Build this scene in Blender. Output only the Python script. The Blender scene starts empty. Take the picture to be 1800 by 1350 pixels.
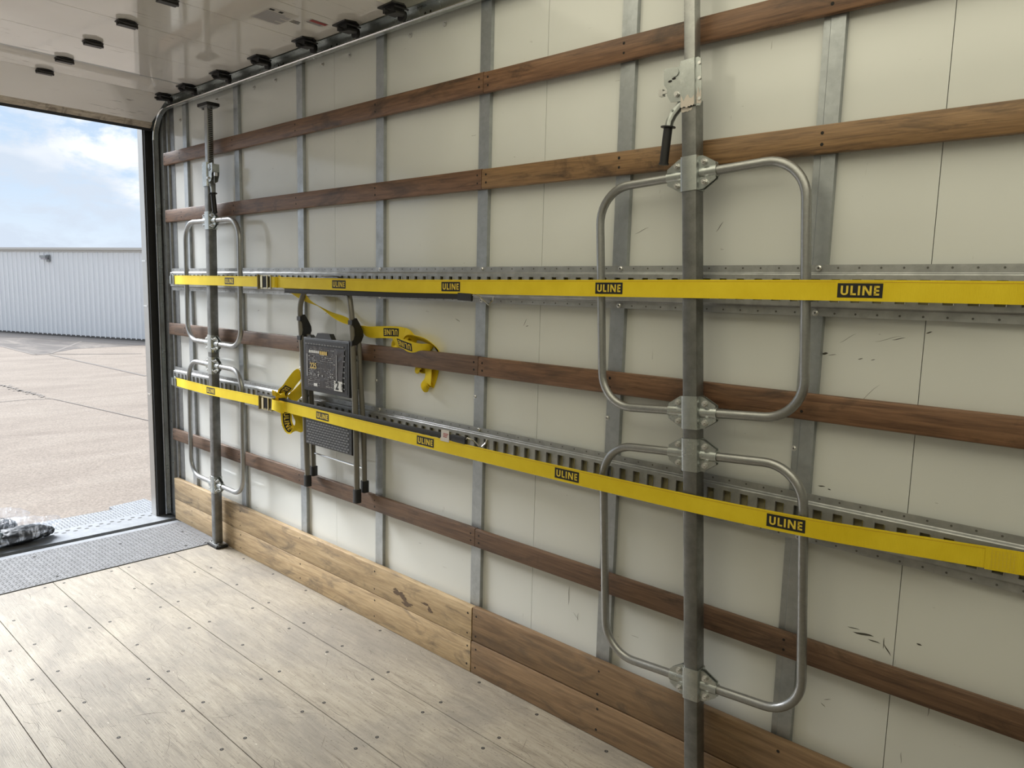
import bpy, bmesh, math, random
from mathutils import Vector, Matrix, noise
random.seed(7)
S = bpy.context.scene
COL = S.collection
PI = math.pi

# ------------------------------------------------------------------ camera
cam = bpy.data.cameras.new('camera')
cam.sensor_width = 36.0
cam.lens = 1279.08 / 1800 * 36
cam.clip_start = 0.02
cam.clip_end = 500
camo = bpy.data.objects.new('camera', cam)
COL.objects.link(camo)
CY, CP, CR = math.radians(132.043), math.radians(-7.2333), math.radians(1.44404)
fw = Vector((math.cos(CP) * math.cos(CY), math.cos(CP) * math.sin(CY), math.sin(CP)))
r0 = Vector((math.sin(CY), -math.cos(CY), 0))
u0 = r0.cross(fw)
rr = math.cos(CR) * r0 + math.sin(CR) * u0
uu = -math.sin(CR) * r0 + math.cos(CR) * u0
M = Matrix.Identity(4)
for i in range(3):
    M[i][0], M[i][1], M[i][2] = rr[i], uu[i], -fw[i]
M[0][3], M[1][3], M[2][3] = 4.3525, -1.94242, 1.49205
camo.matrix_world = M
S.camera = camo

# ------------------------------------------------------------------ exposure
S.view_settings.view_transform = 'Standard'
S.view_settings.look = 'None'
S.view_settings.gamma = 1
S.view_settings.use_curve_mapping = False
S.view_settings.exposure = 0.2
try:
    S.cycles.use_denoising = True
    S.cycles.max_bounces = 10
    S.cycles.diffuse_bounces = 5
    S.cycles.glossy_bounces = 5
    S.cycles.caustics_reflective = False
    S.cycles.sample_clamp_indirect = 6
except Exception:
    pass

# ------------------------------------------------------------------ sky
W = bpy.data.worlds.new('sky')
S.world = W
W.use_nodes = True
nt = W.node_tree
nt.nodes.clear()


def N(tree, kind, **kw):
    n = tree.nodes.new(kind)
    for k, v in kw.items():
        if k.startswith('i_'):
            n.inputs[k[2:].replace('_', ' ')].default_value = v
        else:
            setattr(n, k, v)
    return n


def ramp(tree, fac, stops, interp='LINEAR'):
    n = tree.nodes.new('ShaderNodeValToRGB')
    n.color_ramp.interpolation = interp
    e = n.color_ramp.elements
    while len(e) < len(stops):
        e.new(0.5)
    for el, (p, c) in zip(e, stops):
        el.position = p
        el.color = (*c, 1) if len(c) == 3 else c
    tree.links.new(fac, n.inputs[0])
    return n.outputs[0]


def mixc(tree, fac, a, b, blend='MIX'):
    n = tree.nodes.new('ShaderNodeMix')
    n.data_type = 'RGBA'
    n.blend_type = blend
    for sock, v in ((n.inputs[0], fac), (n.inputs[6], a), (n.inputs[7], b)):
        if hasattr(v, 'links'):
            tree.links.new(v, sock)
        elif isinstance(v, (int, float)):
            sock.default_value = v
        else:
            sock.default_value = (*v, 1)
    return n.outputs[2]


tc = N(nt, 'ShaderNodeTexCoord')
sep = N(nt, 'ShaderNodeSeparateXYZ')
nt.links.new(tc.outputs['Generated'], sep.inputs[0])
mp = N(nt, 'ShaderNodeMapping')
mp.inputs['Scale'].default_value = (1.0, 1.0, 2.3)
mp.inputs['Location'].default_value = (0.35, 0.2, 0.12)
nt.links.new(tc.outputs['Generated'], mp.inputs[0])
nz = N(nt, 'ShaderNodeTexNoise')
nz.inputs['Scale'].default_value = 9.0
nz.inputs['Detail'].default_value = 8
nz.inputs['Roughness'].default_value = 0.62
nz.inputs['Distortion'].default_value = 0.25
nt.links.new(mp.outputs[0], nz.inputs[0])
cl = ramp(nt, nz.outputs[0], [(0.40, (0, 0, 0)), (0.53, (1, 1, 1))])
nz2 = N(nt, 'ShaderNodeTexNoise')
nz2.inputs['Scale'].default_value = 3.1
nz2.inputs['Detail'].default_value = 5
nt.links.new(mp.outputs[0], nz2.inputs[0])
gr = ramp(nt, nz2.outputs[0], [(0.42, (0.66, 0.75, 0.87)), (0.56, (1.06, 1.07, 1.08))])
blue = ramp(nt, sep.outputs['Z'], [(0.0, (0.80, 0.88, 0.96)), (0.12, (0.60, 0.75, 0.93)), (0.5, (0.36, 0.55, 0.85))])
skyc = mixc(nt, cl, blue, gr)
hz = ramp(nt, sep.outputs['Z'], [(0.0, (0.6, 0.6, 0.6)), (0.035, (0, 0, 0))])
skyc = mixc(nt, hz, skyc, (0.86, 0.92, 0.98))
bg = N(nt, 'ShaderNodeBackground')
bg.inputs[1].default_value = 0.93
nt.links.new(skyc, bg.inputs[0])
wo = N(nt, 'ShaderNodeOutputWorld')
nt.links.new(bg.outputs[0], wo.inputs[0])

# sun behind thin cloud: very soft, comes in through the open rear door
sl = bpy.data.lights.new('sun', 'SUN')
sl.energy = 10.4
sl.angle = math.radians(34)
sl.color = (0.97, 0.985, 1.0)
so = bpy.data.objects.new('sun', sl)
COL.objects.link(so)
sdir = Vector((-0.82, -0.205, 0.66)).normalized()
so.rotation_euler = sdir.to_track_quat('Z', 'Y').to_euler()
so.location = (-8, -3, 9)
# daylight through the translucent roof of the cargo box, ahead of the rolled-up door
al = bpy.data.lights.new('roof_daylight', 'AREA')
al.shape = 'RECTANGLE'
al.size, al.size_y = 3.3, 2.1
al.energy = 29
al.color = (1.0, 0.94, 0.73)
ao = bpy.data.objects.new('roof_daylight', al)
ao.location = (3.95, -1.22, 2.66)
COL.objects.link(ao)


# ================================================================== helpers
class MB:
    """collects geometry for ONE mesh object"""

    def __init__(self):
        self.v, self.f, self.m = [], [], []
        self.cur = 0

    def add(self, vs, fs, mi=None):
        o = len(self.v)
        self.v += [Vector(p) for p in vs]
        self.f += [[i + o for i in f] for f in fs]
        self.m += [self.cur if mi is None else mi] * len(fs)

    def box(self, x0, x1, y0, y1, z0, z1, mi=None):
        vs = [(x, y, z) for z in (z0, z1) for y in (y0, y1) for x in (x0, x1)]
        self.add(vs, [(0, 2, 3, 1), (4, 5, 7, 6), (0, 1, 5, 4), (2, 6, 7, 3), (0, 4, 6, 2), (1, 3, 7, 5)], mi)

    def prism(self, poly, a, b, axis='z', mi=None):
        """poly: 2-D loop, extruded from a to b along axis (x: poly=(y,z); y: (x,z); z: (x,y))"""
        def P(p, t):
            return {'x': (t, p[0], p[1]), 'y': (p[0], t, p[1]), 'z': (p[0], p[1], t)}[axis]
        n = len(poly)
        vs = [P(p, a) for p in poly] + [P(p, b) for p in poly]
        fs = [tuple(range(n)), tuple(range(2 * n - 1, n - 1, -1))]
        fs += [(i, i + n, (i + 1) % n + n, (i + 1) % n) for i in range(n)]
        self.add(vs, fs, mi)

    def sweep(self, path, prof, closed_prof=True, up=Vector((0, 0, 1)), caps=True, mi=None, side=None):
        """prof points (a,b): a along side vector, b along the other"""
        path = [Vector(p) for p in path]
        n, k = len(path), len(prof)
        vs = []
        prevs = None
        for i, p in enumerate(path):
            t = (path[min(i + 1, n - 1)] - path[max(i - 1, 0)]).normalized()
            if side is not None:
                s = Vector(side) - t * Vector(side).dot(t)
            elif prevs is None:
                s = t.cross(up)
                if s.length < 1e-3:
                    s = t.cross(Vector((0, 1, 0)))
            else:
                s = prevs - t * prevs.dot(t)
            s.normalize()
            prevs = s
            w = s.cross(t).normalized()
            vs += [p + s * a + w * b for a, b in prof]
        fs = []
        for i in range(n - 1):
            for j in range(k if closed_prof else k - 1):
                j2 = (j + 1) % k
                fs.append((i * k + j, i * k + j2, (i + 1) * k + j2, (i + 1) * k + j))
        if caps and closed_prof:
            fs.append(tuple(range(k - 1, -1, -1)))
            fs.append(tuple((n - 1) * k + j for j in range(k)))
        self.add(vs, fs, mi)

    def tube(self, path, r, seg=12, mi=None, caps=True, ry=None):
        ry = ry or r
        prof = [(r * math.cos(2 * PI * i / seg), ry * math.sin(2 * PI * i / seg)) for i in range(seg)]
        self.sweep(path, prof, mi=mi, caps=caps)

    def cyl(self, c, d, r, h, seg=12, mi=None, r2=None):
        d = Vector(d).normalized()
        c = Vector(c)
        r2 = r if r2 is None else r2
        s = d.orthogonal().normalized()
        w = d.cross(s)
        vs = []
        for q, rad in ((c, r), (c + d * h, r2)):
            vs += [q + (s * math.cos(2 * PI * i / seg) + w * math.sin(2 * PI * i / seg)) * rad for i in range(seg)]
        fs = [tuple(range(seg - 1, -1, -1)), tuple(range(seg, 2 * seg))]
        fs += [(i, (i + 1) % seg, (i + 1) % seg + seg, i + seg) for i in range(seg)]
        self.add(vs, fs, mi)

    def disc(self, c, d, r, seg=10, mi=None):
        d = Vector(d).normalized()
        s = d.orthogonal().normalized()
        w = d.cross(s)
        c = Vector(c)
        self.add([c + (s * math.cos(2 * PI * i / seg) + w * math.sin(2 * PI * i / seg)) * r for i in range(seg)],
                 [tuple(range(seg))], mi)

    def build(self, name, mats, parent=None, origin=None, smooth=35):
        if not isinstance(mats, (list, tuple)):
            mats = [mats]
        o = Vector(origin) if origin is not None else Vector((0, 0, 0))
        if origin is None and parent is not None:
            o = Vector(parent.get('_o', (0, 0, 0)))
        me = bpy.data.meshes.new(name)
        me.from_pydata([v - o for v in self.v], [], self.f)
        for m in mats:
            me.materials.append(m)
        me.polygons.foreach_set('material_index', self.m)
        if smooth:
            me.polygons.foreach_set('use_smooth', [True] * len(self.f))
            me.update()
            me.set_sharp_from_angle(angle=math.radians(smooth))
        me.validate()
        me.update()
        ob = bpy.data.objects.new(name, me)
        COL.objects.link(ob)
        if parent is not None:
            ob.parent = parent
            ob['_o'] = list(o)
        else:
            ob.location = o
            ob['_o'] = list(o)
        return ob


def tag(o, label=None, cat=None, group=None, kind=None):
    if label:
        o['label'] = label
    if cat:
        o['category'] = cat
    if group:
        o['group'] = group
    if kind:
        o['kind'] = kind
    return o


def thing(name, loc, label=None, cat=None, group=None, kind=None):
    o = bpy.data.objects.new(name, None)
    o.empty_display_size = 0.05
    COL.objects.link(o)
    o.location = loc
    o['_o'] = list(loc)
    return tag(o, label, cat, group, kind)


def arc(cx, cz, r, a0, a1, n):
    return [(cx + r * math.cos(math.radians(a0 + (a1 - a0) * i / n)), cz + r * math.sin(math.radians(a0 + (a1 - a0) * i / n))) for i in range(n + 1)]


def cham(w, h, c):
    """chamfered rectangle centred on 0: width w (a), height h (b)"""
    a, b = w / 2, h / 2
    k = c * 0.3
    return [(-a + c, -b), (a - c, -b), (a - k, -b + k), (a, -b + c), (a, b - c), (a - k, b - k), (a - c, b), (-a + c, b), (-a + k, b - k), (-a, b - c), (-a, -b + c), (-a + k, -b + k)]


# ================================================================== materials
def mat(name, base=(0.5, 0.5, 0.5), rough=0.5, metal=0.0, spec=0.5, build=None, coat=0.0, alpha=None, trans=None):
    m = bpy.data.materials.new(name)
    m.use_nodes = True
    t = m.node_tree
    b = t.nodes['Principled BSDF']
    b.inputs['Base Color'].default_value = (*base, 1)
    b.inputs['Roughness'].default_value = rough
    b.inputs['Metallic'].default_value = metal
    b.inputs['Specular IOR Level'].default_value = spec
    b.inputs['Coat Weight'].default_value = coat
    b.inputs['Coat Roughness'].default_value = 0.08
    if alpha is not None:
        b.inputs['Alpha'].default_value = alpha
    if trans is not None:
        b.inputs['Transmission Weight'].default_value = trans
    if build:
        build(t, b)
    return m


def obj_coord(t, scale=(1, 1, 1), rnd=False, rot=(0, 0, 0)):
    c = t.nodes.new('ShaderNodeTexCoord')
    g = t.nodes.new('ShaderNodeNewGeometry')
    mp = t.nodes.new('ShaderNodeMapping')
    mp.inputs['Scale'].default_value = scale
    mp.inputs['Rotation'].default_value = rot
    if rnd:
        oi = t.nodes.new('ShaderNodeObjectInfo')
        ml = t.nodes.new('ShaderNodeVectorMath')
        ml.operation = 'SCALE'
        cb = t.nodes.new('ShaderNodeCombineXYZ')
        for k in range(3):
            t.links.new(oi.outputs['Random'], cb.inputs[k])
        t.links.new(cb.outputs[0], ml.inputs[0])
        ml.inputs['Scale'].default_value = 37.0
        t.links.new(ml.outputs[0], mp.inputs['Location'])
    t.links.new(c.outputs['Object'], mp.inputs[0])
    return mp.outputs[0]


def tnoise(t, vec, scale=5, detail=4, rough=0.5, dist=0.0):
    n = t.nodes.new('ShaderNodeTexNoise')
    n.inputs['Scale'].default_value = scale
    n.inputs['Detail'].default_value = detail
    n.inputs['Roughness'].default_value = rough
    n.inputs['Distortion'].default_value = dist
    t.links.new(vec, n.inputs[0])
    return n.outputs[0]


def bump(t, b, h, strength=0.2, dist=0.01):
    n = t.nodes.new('ShaderNodeBump')
    n.inputs['Strength'].default_value = strength
    n.inputs['Distance'].default_value = dist
    t.links.new(h, n.inputs['Height'])
    t.links.new(n.outputs[0], b.inputs['Normal'])


def galv(base, var=0.25, rough=0.42, spang=9.0):
    def f(t, b):
        v = obj_coord(t, rnd=True)
        vo = t.nodes.new('ShaderNodeTexVoronoi')
        vo.inputs['Scale'].default_value = spang * 9
        t.links.new(v, vo.inputs[0])
        n1 = tnoise(t, v, 22, 6, 0.6)
        lo = tuple(c * (1 - var) for c in base)
        hi = tuple(min(1, c * (1 + var)) for c in base)
        c1 = ramp(t, n1, [(0.3, lo), (0.7, hi)])
        sp = t.nodes.new('ShaderNodeSeparateColor')
        t.links.new(vo.outputs['Color'], sp.inputs[0])
        c2 = ramp(t, sp.outputs[0], [(0, (0.95,) * 3), (1, (1.03,) * 3)])
        t.links.new(mixc(t, 1.0, c1, c2, 'MULTIPLY'), b.inputs['Base Color'])
        t.links.new(ramp(t, n1, [(0.2, (rough + 0.12,) * 3), (0.8, (rough - 0.1,) * 3)]), b.inputs['Roughness'])
        bump(t, b, n1, 0.06, 0.004)
    return f


def wood(dark, mid, light, grain=(1.2, 26, 26), stain=0.5, rough=0.55, bmp=0.15, axis_scale=1.0, rnd=True, stain_col=(0.035, 0.022, 0.014)):
    def f(t, b):
        v = obj_coord(t, grain, rnd=rnd)
        g1 = tnoise(t, v, 3.0 * axis_scale, 6, 0.62, 0.7)
        g2 = tnoise(t, v, 11 * axis_scale, 4, 0.6, 0.2)
        col = ramp(t, g1, [(0.28, dark), (0.5, mid), (0.72, light)])
        fine = ramp(t, g2, [(0.3, (0.78,) * 3), (0.65, (1.08,) * 3)])
        col = mixc(t, 1.0, col, fine, 'MULTIPLY')
        v2 = obj_coord(t, (1.6, 5, 5), rnd=rnd)
        s = tnoise(t, v2, 2.3, 6, 0.66, 0.9)
        sf = ramp(t, s, [(0.52, (0, 0, 0)), (0.68, (stain,) * 3)])
        col = mixc(t, sf, col, stain_col)
        t.links.new(col, b.inputs['Base Color'])
        t.links.new(ramp(t, g2, [(0, (rough + 0.1,) * 3), (1, (rough - 0.08,) * 3)]), b.inputs['Roughness'])
        bump(t, b, g2, bmp, 0.003)
    return f


def panel_f(base, marks=0.5, bmp=0.05):
    def f(t, b):
        v = obj_coord(t)
        n1 = tnoise(t, v, 1.6, 4, 0.5)
        col = ramp(t, n1, [(0.3, tuple(c * 0.95 for c in base)), (0.7, tuple(min(1, c * 1.03) for c in base))])
        # thin dark scuffs: stretched noise, thresholded, masked by a second noise
        for (sc, th, rot, dn) in (((2.5, 2.5, 26), 0.735, (0, 0.5, 0), 3.1), ((26, 26, 2.2), 0.745, (0, 0.25, 0), 3.4), ((9, 9, 40), 0.74, (0, -0.35, 0), 2.0)):
            vs = obj_coord(t, sc, rot=rot)
            s1 = tnoise(t, vs, dn, 3, 0.55, 0.3)
            mk = ramp(t, s1, [(th, (0, 0, 0)), (th + 0.015, (marks,) * 3)])
            n2 = tnoise(t, v, 2.7 + dn, 2, 0.5)
            mk2 = ramp(t, n2, [(0.5, (0, 0, 0)), (0.6, (1, 1, 1))])
            mm = mixc(t, 1.0, mk, mk2, 'MULTIPLY')
            col = mixc(t, mm, col, (0.16, 0.155, 0.13))
        t.links.new(col, b.inputs['Base Color'])
        n3 = tnoise(t, obj_coord(t, (1, 1, 0.35)), 2.2, 2, 0.5)
        bump(t, b, n3, bmp, 0.02)
    return f


M_ = {}
M_['panel'] = mat('white_wall_panel', (0.66, 0.655, 0.60), 0.12, spec=0.45, build=panel_f((0.775, 0.795, 0.77)))
M_['galv'] = mat('galvanized_steel', rough=0.45, metal=0.75, build=galv((0.42, 0.445, 0.46), 0.09))
M_['galvdark'] = mat('dull_galvanized_steel', rough=0.5, metal=0.7, build=galv((0.29, 0.298, 0.30), 0.16))
M_['track'] = mat('track_steel', rough=0.4, metal=0.75, build=galv((0.42, 0.43, 0.43), 0.16, 0.5, 6))
M_['tube'] = mat('bent_steel_tube', rough=0.36, metal=0.85, build=galv((0.37, 0.375, 0.37), 0.08, 0.36, 20))
M_['zinc'] = mat('zinc_plated_steel', rough=0.3, metal=0.85, build=galv((0.48, 0.51, 0.50), 0.12, 0.30, 20))
M_['stainless'] = mat('stainless_trim', (0.45, 0.45, 0.44), 0.35, 0.9)
M_['alu'] = mat('bright_aluminium', (0.72, 0.72, 0.70), 0.22, 0.95)
M_['screw'] = mat('screw_steel', (0.72, 0.72, 0.71), 0.28, 0.85)
M_['hole'] = mat('dark_hole', (0.012, 0.01, 0.008), 0.8)
M_['black'] = mat('black_plastic', (0.014, 0.014, 0.015), 0.45)
M_['rubber'] = mat('black_rubber', (0.018, 0.018, 0.018), 0.7)
M_['barsteel'] = mat('drawn_bar_steel', rough=0.45, metal=0.8, build=galv((0.21, 0.212, 0.205), 0.22, 0.42, 9))
M_['backing'] = mat('yellowed_backing', (0.34, 0.31, 0.19), 0.7)
M_['rivethole'] = mat('rivet_hole', (0.11, 0.11, 0.10), 0.7)
M_['seam'] = mat('seam_shadow_gap', (0.05, 0.047, 0.042), 0.9)
M_['slat'] = mat('stained_hardwood_slat', rough=0.45, build=wood((0.095, 0.047, 0.026), (0.195, 0.102, 0.054), (0.27, 0.148, 0.08), stain=0.75, rough=0.45))
M_['slatgold'] = mat('golden_hardwood_slat', rough=0.45, build=wood((0.12, 0.065, 0.03), (0.26, 0.15, 0.068), (0.34, 0.205, 0.095), stain=0.85, rough=0.45))
M_['slatdark'] = mat('dark_hardwood_slat', rough=0.5, build=wood((0.068, 0.038, 0.024), (0.145, 0.082, 0.048), (0.205, 0.12, 0.07), stain=0.75, rough=0.5))
M_['kick'] = mat('worn_kick_board_wood', rough=0.6, build=wood((0.30, 0.205, 0.112), (0.45, 0.325, 0.182), (0.54, 0.405, 0.245), (1.0, 14, 14), stain=0.8, rough=0.6, stain_col=(0.13, 0.10, 0.07)))
M_['kickdark'] = mat('brown_kick_board_wood', rough=0.6, build=wood((0.13, 0.078, 0.040), (0.23, 0.143, 0.075), (0.30, 0.195, 0.108), (1.0, 14, 14), stain=0.8, rough=0.6, stain_col=(0.10, 0.07, 0.045)))


M_['stain'] = mat('dark_oil_stain', (0.115, 0.075, 0.045), 0.7)


def yellow_f(t, b):
    v = obj_coord(t)
    n = tnoise(t, v, 6, 4, 0.6)
    c = ramp(t, n, [(0.25, (0.76, 0.56, 0.012)), (0.7, (0.88, 0.68, 0.03))])
    t.links.new(c, b.inputs['Base Color'])
    w = t.nodes.new('ShaderNodeTexWave')
    w.wave_type = 'BANDS'
    w.bands_direction = 'X'
    w.inputs['Scale'].default_value = 95
    w.inputs['Distortion'].default_value = 0.0
    t.links.new(v, w.inputs[0])
    bump(t, b, w.outputs['Fac'], 0.22, 0.001)


M_['yellow'] = mat('yellow_webbing', (0.8, 0.55, 0.02), 0.62, spec=0.3, build=yellow_f)
M_['stitch'] = mat('orange_stitch_line', (0.62, 0.36, 0.02), 0.7)
M_['print'] = mat('black_print', (0.012, 0.012, 0.013), 0.7)
M_['printyellow'] = mat('yellow_print', (0.80, 0.60, 0.06), 0.65)
M_['gold'] = mat('yellow_zinc_hardware', (0.62, 0.56, 0.36), 0.28, 0.85)
M_['ladder'] = mat('taupe_painted_steel', (0.20, 0.19, 0.165), 0.38, 0.25)
M_['plastic'] = mat('charcoal_step_plastic', (0.030, 0.032, 0.036), 0.45)
M_['plasticlight'] = mat('tread_highlight_plastic', (0.16, 0.165, 0.17), 0.35)
M_['white'] = mat('white_print', (0.72, 0.72, 0.70), 0.5)
M_['greytext'] = mat('grey_print', (0.30, 0.30, 0.31), 0.5)
M_['goldtext'] = mat('gold_print', (0.70, 0.50, 0.14), 0.5)
M_['film'] = mat('glossy_label_film', (0.03, 0.03, 0.034), 0.22, build=lambda t, b: bump(t, b, tnoise(t, obj_coord(t), 16, 3, 0.5, 0.6), 0.5, 0.01))
M_['red'] = mat('red_print', (0.35, 0.05, 0.05), 0.5)
M_['stickerwhite'] = mat('sticker_paper', (0.66, 0.63, 0.60), 0.4)
M_['stickergrey'] = mat('sticker_fine_print', (0.42, 0.41, 0.44), 0.5)


def door_f(t, b):
    v = obj_coord(t)
    col = ramp(t, tnoise(t, v, 1.3, 4, 0.5), [(0.3, (0.76, 0.73, 0.69)), (0.7, (0.88, 0.855, 0.82))])
    for sc, th, dn in (((22, 1.5, 22), 0.64, 3.0), ((60, 5, 60), 0.67, 1.7)):
        s1 = tnoise(t, obj_coord(t, sc, rot=(0, 0, 0.06)), dn, 3, 0.6, 0.4)
        mk = ramp(t, s1, [(th, (0, 0, 0)), (th + 0.02, (0.75,) * 3)])
        mk2 = ramp(t, tnoise(t, v, 1.9, 3, 0.6), [(0.48, (0, 0, 0)), (0.6, (1, 1, 1))])
        col = mixc(t, mixc(t, 1.0, mk, mk2, 'MULTIPLY'), col, (0.17, 0.15, 0.13))
    t.links.new(col, b.inputs['Base Color'])
    bump(t, b, tnoise(t, v, 3.0, 2, 0.4), 0.012, 0.02)


M_['door'] = mat('glossy_white_door_panel', (0.6, 0.58, 0.54), 0.035, spec=0.8, build=door_f)
M_['bottombar'] = mat('grimy_painted_bar', rough=0.6, build=wood((0.30, 0.24, 0.17), (0.58, 0.50, 0.40), (0.70, 0.62, 0.51), (30, 3, 30), stain=0.75, stain_col=(0.08, 0.05, 0.035)))
M_['roof'] = mat('translucent_roof_sheet', (0.75, 0.72, 0.6), 0.5)
M_['painted'] = mat('chipped_white_paint', (0.62, 0.56, 0.50), 0.6, build=lambda t, b: bump(t, b, tnoise(t, obj_coord(t), 90, 3), 0.4, 0.002))


def floor_f(t, b):
    v = obj_coord(t, (1.6, 13, 1))
    g1 = tnoise(t, v, 3.0, 8, 0.72, 0.9)
    col = ramp(t, g1, [(0.28, (0.165, 0.138, 0.104)), (0.5, (0.275, 0.239, 0.183)), (0.72, (0.345, 0.307, 0.24))])
    g2 = tnoise(t, obj_coord(t, (3, 90, 1)), 4, 4, 0.6)
    col = mixc(t, 1.0, col, ramp(t, g2, [(0.3, (0.80,) * 3), (0.62, (1.06,) * 3)]), 'MULTIPLY')
    # grime patches
    g3 = tnoise(t, obj_coord(t, (0.8, 1.2, 1)), 2.0, 6, 0.65, 0.5)
    col = mixc(t, ramp(t, g3, [(0.43, (0, 0, 0)), (0.62, (0.62,) * 3)]), col, (0.16, 0.142, 0.12))
    # scratches in several directions
    for sc, rot, th, dn in (((2, 60, 1), 0.5, 0.72, 1.6), ((3, 50, 1), -0.9, 0.73, 1.5), ((1.5, 70, 1), 0.12, 0.70, 1.7), ((4, 45, 1), 1.7, 0.74, 1.5)):
        s1 = tnoise(t, obj_coord(t, sc, rot=(0, 0, rot)), dn, 3, 0.6, 0.25)
        mk = ramp(t, s1, [(th - 0.06, (0, 0, 0)), (th - .035, (0.8,) * 3)])
        mk2 = ramp(t, tnoise(t, obj_coord(t), 2.1 + dn, 3, 0.6), [(0.45, (0, 0, 0)), (0.58, (1, 1, 1))])
        col = mixc(t, mixc(t, 1.0, mk, mk2, 'MULTIPLY'), col, (0.14, 0.11, 0.08))
    vs = t.nodes.new('ShaderNodeTexNoise')
    vs.inputs['Scale'].default_value = 90
    vs.inputs['Detail'].default_value = 3
    t.links.new(obj_coord(t, (1, 1.6, 1)), vs.inputs[0])
    col = mixc(t, ramp(t, vs.outputs[0], [(0.62, (0, 0, 0)), (0.69, (0.7,) * 3)]), col, (0.10, 0.082, 0.062))
    t.links.new(col, b.inputs['Base Color'])
    t.links.new(ramp(t, g3, [(0.3, (0.50,) * 3), (0.7, (0.68,) * 3)]), b.inputs['Roughness'])
    bump(t, b, g2, 0.25, 0.003)


M_['floor'] = mat('worn_laminated_floor', (0.5, 0.43, 0.34), 0.55, build=floor_f)
M_['plate'] = mat('worn_diamond_plate', rough=0.6, metal=0.0, spec=0.3, build=galv((0.135, 0.137, 0.143), 0.2, 0.62, 3))
M_['platelug'] = mat('polished_plate_lug', (0.30, 0.305, 0.32), 0.45, 0.1)
M_['gate'] = mat('galvanized_liftgate', rough=0.55, metal=0.0, spec=0.3, build=galv((0.235, 0.25, 0.27), 0.10, 0.55, 3))


def ground_f(t, b):
    v = obj_coord(t)
    n1 = tnoise(t, obj_coord(t, (1, 0.35, 1), rot=(0, 0, 0.35)), 1.1, 8, 0.68, 0.6)
    col = ramp(t, n1, [(0.3, (0.18, 0.149, 0.124)), (0.5, (0.22, 0.185, 0.154)), (0.7, (0.25, 0.215, 0.181))])
    n2 = tnoise(t, v, 34, 4, 0.8)
    col = mixc(t, 1.0, col, ramp(t, n2, [(0.32, (0.62,) * 3), (0.62, (1.18,) * 3)]), 'MULTIPLY')
    t.links.new(col, b.inputs['Base Color'])
    bump(t, b, n2, 0.3, 0.01)


def asphalt_f(t, b):
    v = obj_coord(t)
    n1 = tnoise(t, obj_coord(t, (0.4, 1, 1), rot=(0, 0, 0.37)), 0.9, 8, 0.7, 0.6)
    t.links.new(ramp(t, n1, [(0.35, (0.072, 0.063, 0.060)), (0.5, (0.10, 0.089, 0.083)), (0.66, (0.17, 0.15, 0.132))]), b.inputs['Base Color'])


M_['ground'] = mat('sunlit_concrete_yard', rough=0.9, spec=0.2, build=ground_f)
M_['asphalt'] = mat('grey_asphalt_apron', rough=0.9, spec=0.2, build=asphalt_f)
M_['joint'] = mat('pavement_joint', (0.13, 0.112, 0.098), 0.9)
M_['bldg'] = mat('white_corrugated_metal', (0.78, 0.80, 0.815), 0.45, 0.0)
M_['bldgtrim'] = mat('beige_roof_trim', (0.52, 0.51, 0.48), 0.5)
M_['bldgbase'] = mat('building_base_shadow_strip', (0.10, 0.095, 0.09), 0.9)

# ================================================================== setting: cargo box
ZR = 2.70       # roof underside
X1 = 7.1        # bulkhead
YL = -2.43      # left wall
SP = 0.6096     # stud spacing

# floor: planks along x, real gaps between them
fl = MB()
seams = [-0.018, -0.29, -0.585, -0.886, -1.178, -1.333, -1.63, -1.925, -2.22, YL + 0.01]
for a, b_ in zip(seams[:-1], seams[1:]):
    fl.box(0.3585, X1, b_ + 0.0016, a - 0.0016, -0.035, 0.0)
fl.box(-0.16, X1, YL, 0.03, -0.08, -0.036, 1)
rs = random.Random(5)
for k in range(800):
    x, y = rs.uniform(.40, 4.3), rs.uniform(-2.1, -.05)
    if any(abs(y - s_) < .012 for s_ in seams):
        continue
    kind = rs.random()
    if kind < .45:
        a, ln, w = rs.gauss(0, .10), rs.uniform(.02, .12), rs.uniform(.0006, .0018)
    elif kind < .8:
        a, ln, w = rs.uniform(-1.2, 1.2), rs.uniform(.015, .12), rs.uniform(.0006, .0016)
    else:
        a, ln, w = rs.uniform(-.5, .5), rs.uniform(.004, .014), rs.uniform(.001, .0028)
    bend = rs.uniform(-.15, .15)
    ca, sa = math.cos(a), math.sin(a)
    up, dn = [], []
    for i in range(5):
        t_ = i / 4 - .5
        ww = w * (1 - 1.7 * abs(t_)) * .5 + .0001
        o_ = bend * ln * (t_ * t_) * 4
        for L_, sg in ((up, 1), (dn, -1)):
            px_, py_ = t_ * ln, o_ + sg * ww
            L_.append((x + px_ * ca - py_ * sa, y + px_ * sa + py_ * ca, .0003))
    if any((up[0][1] - s_) * (up[-1][1] - s_) < 0 for s_ in seams):
        continue
    fl.add(up + dn, [(i, 5 + i, 6 + i, i + 1) for i in range(4)], 2 if kind < .93 else 3)

M_['scratch'] = mat('floor_scratch', (0.085, 0.068, 0.052), 0.8)
M_['scrape'] = mat('pale_floor_scrape', (0.60, 0.55, 0.46), 0.8)
floor = fl.build('floor', [M_['floor'], M_['seam'], M_['scratch'], M_['scrape']], smooth=0)
tag(floor, kind='structure')
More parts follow.
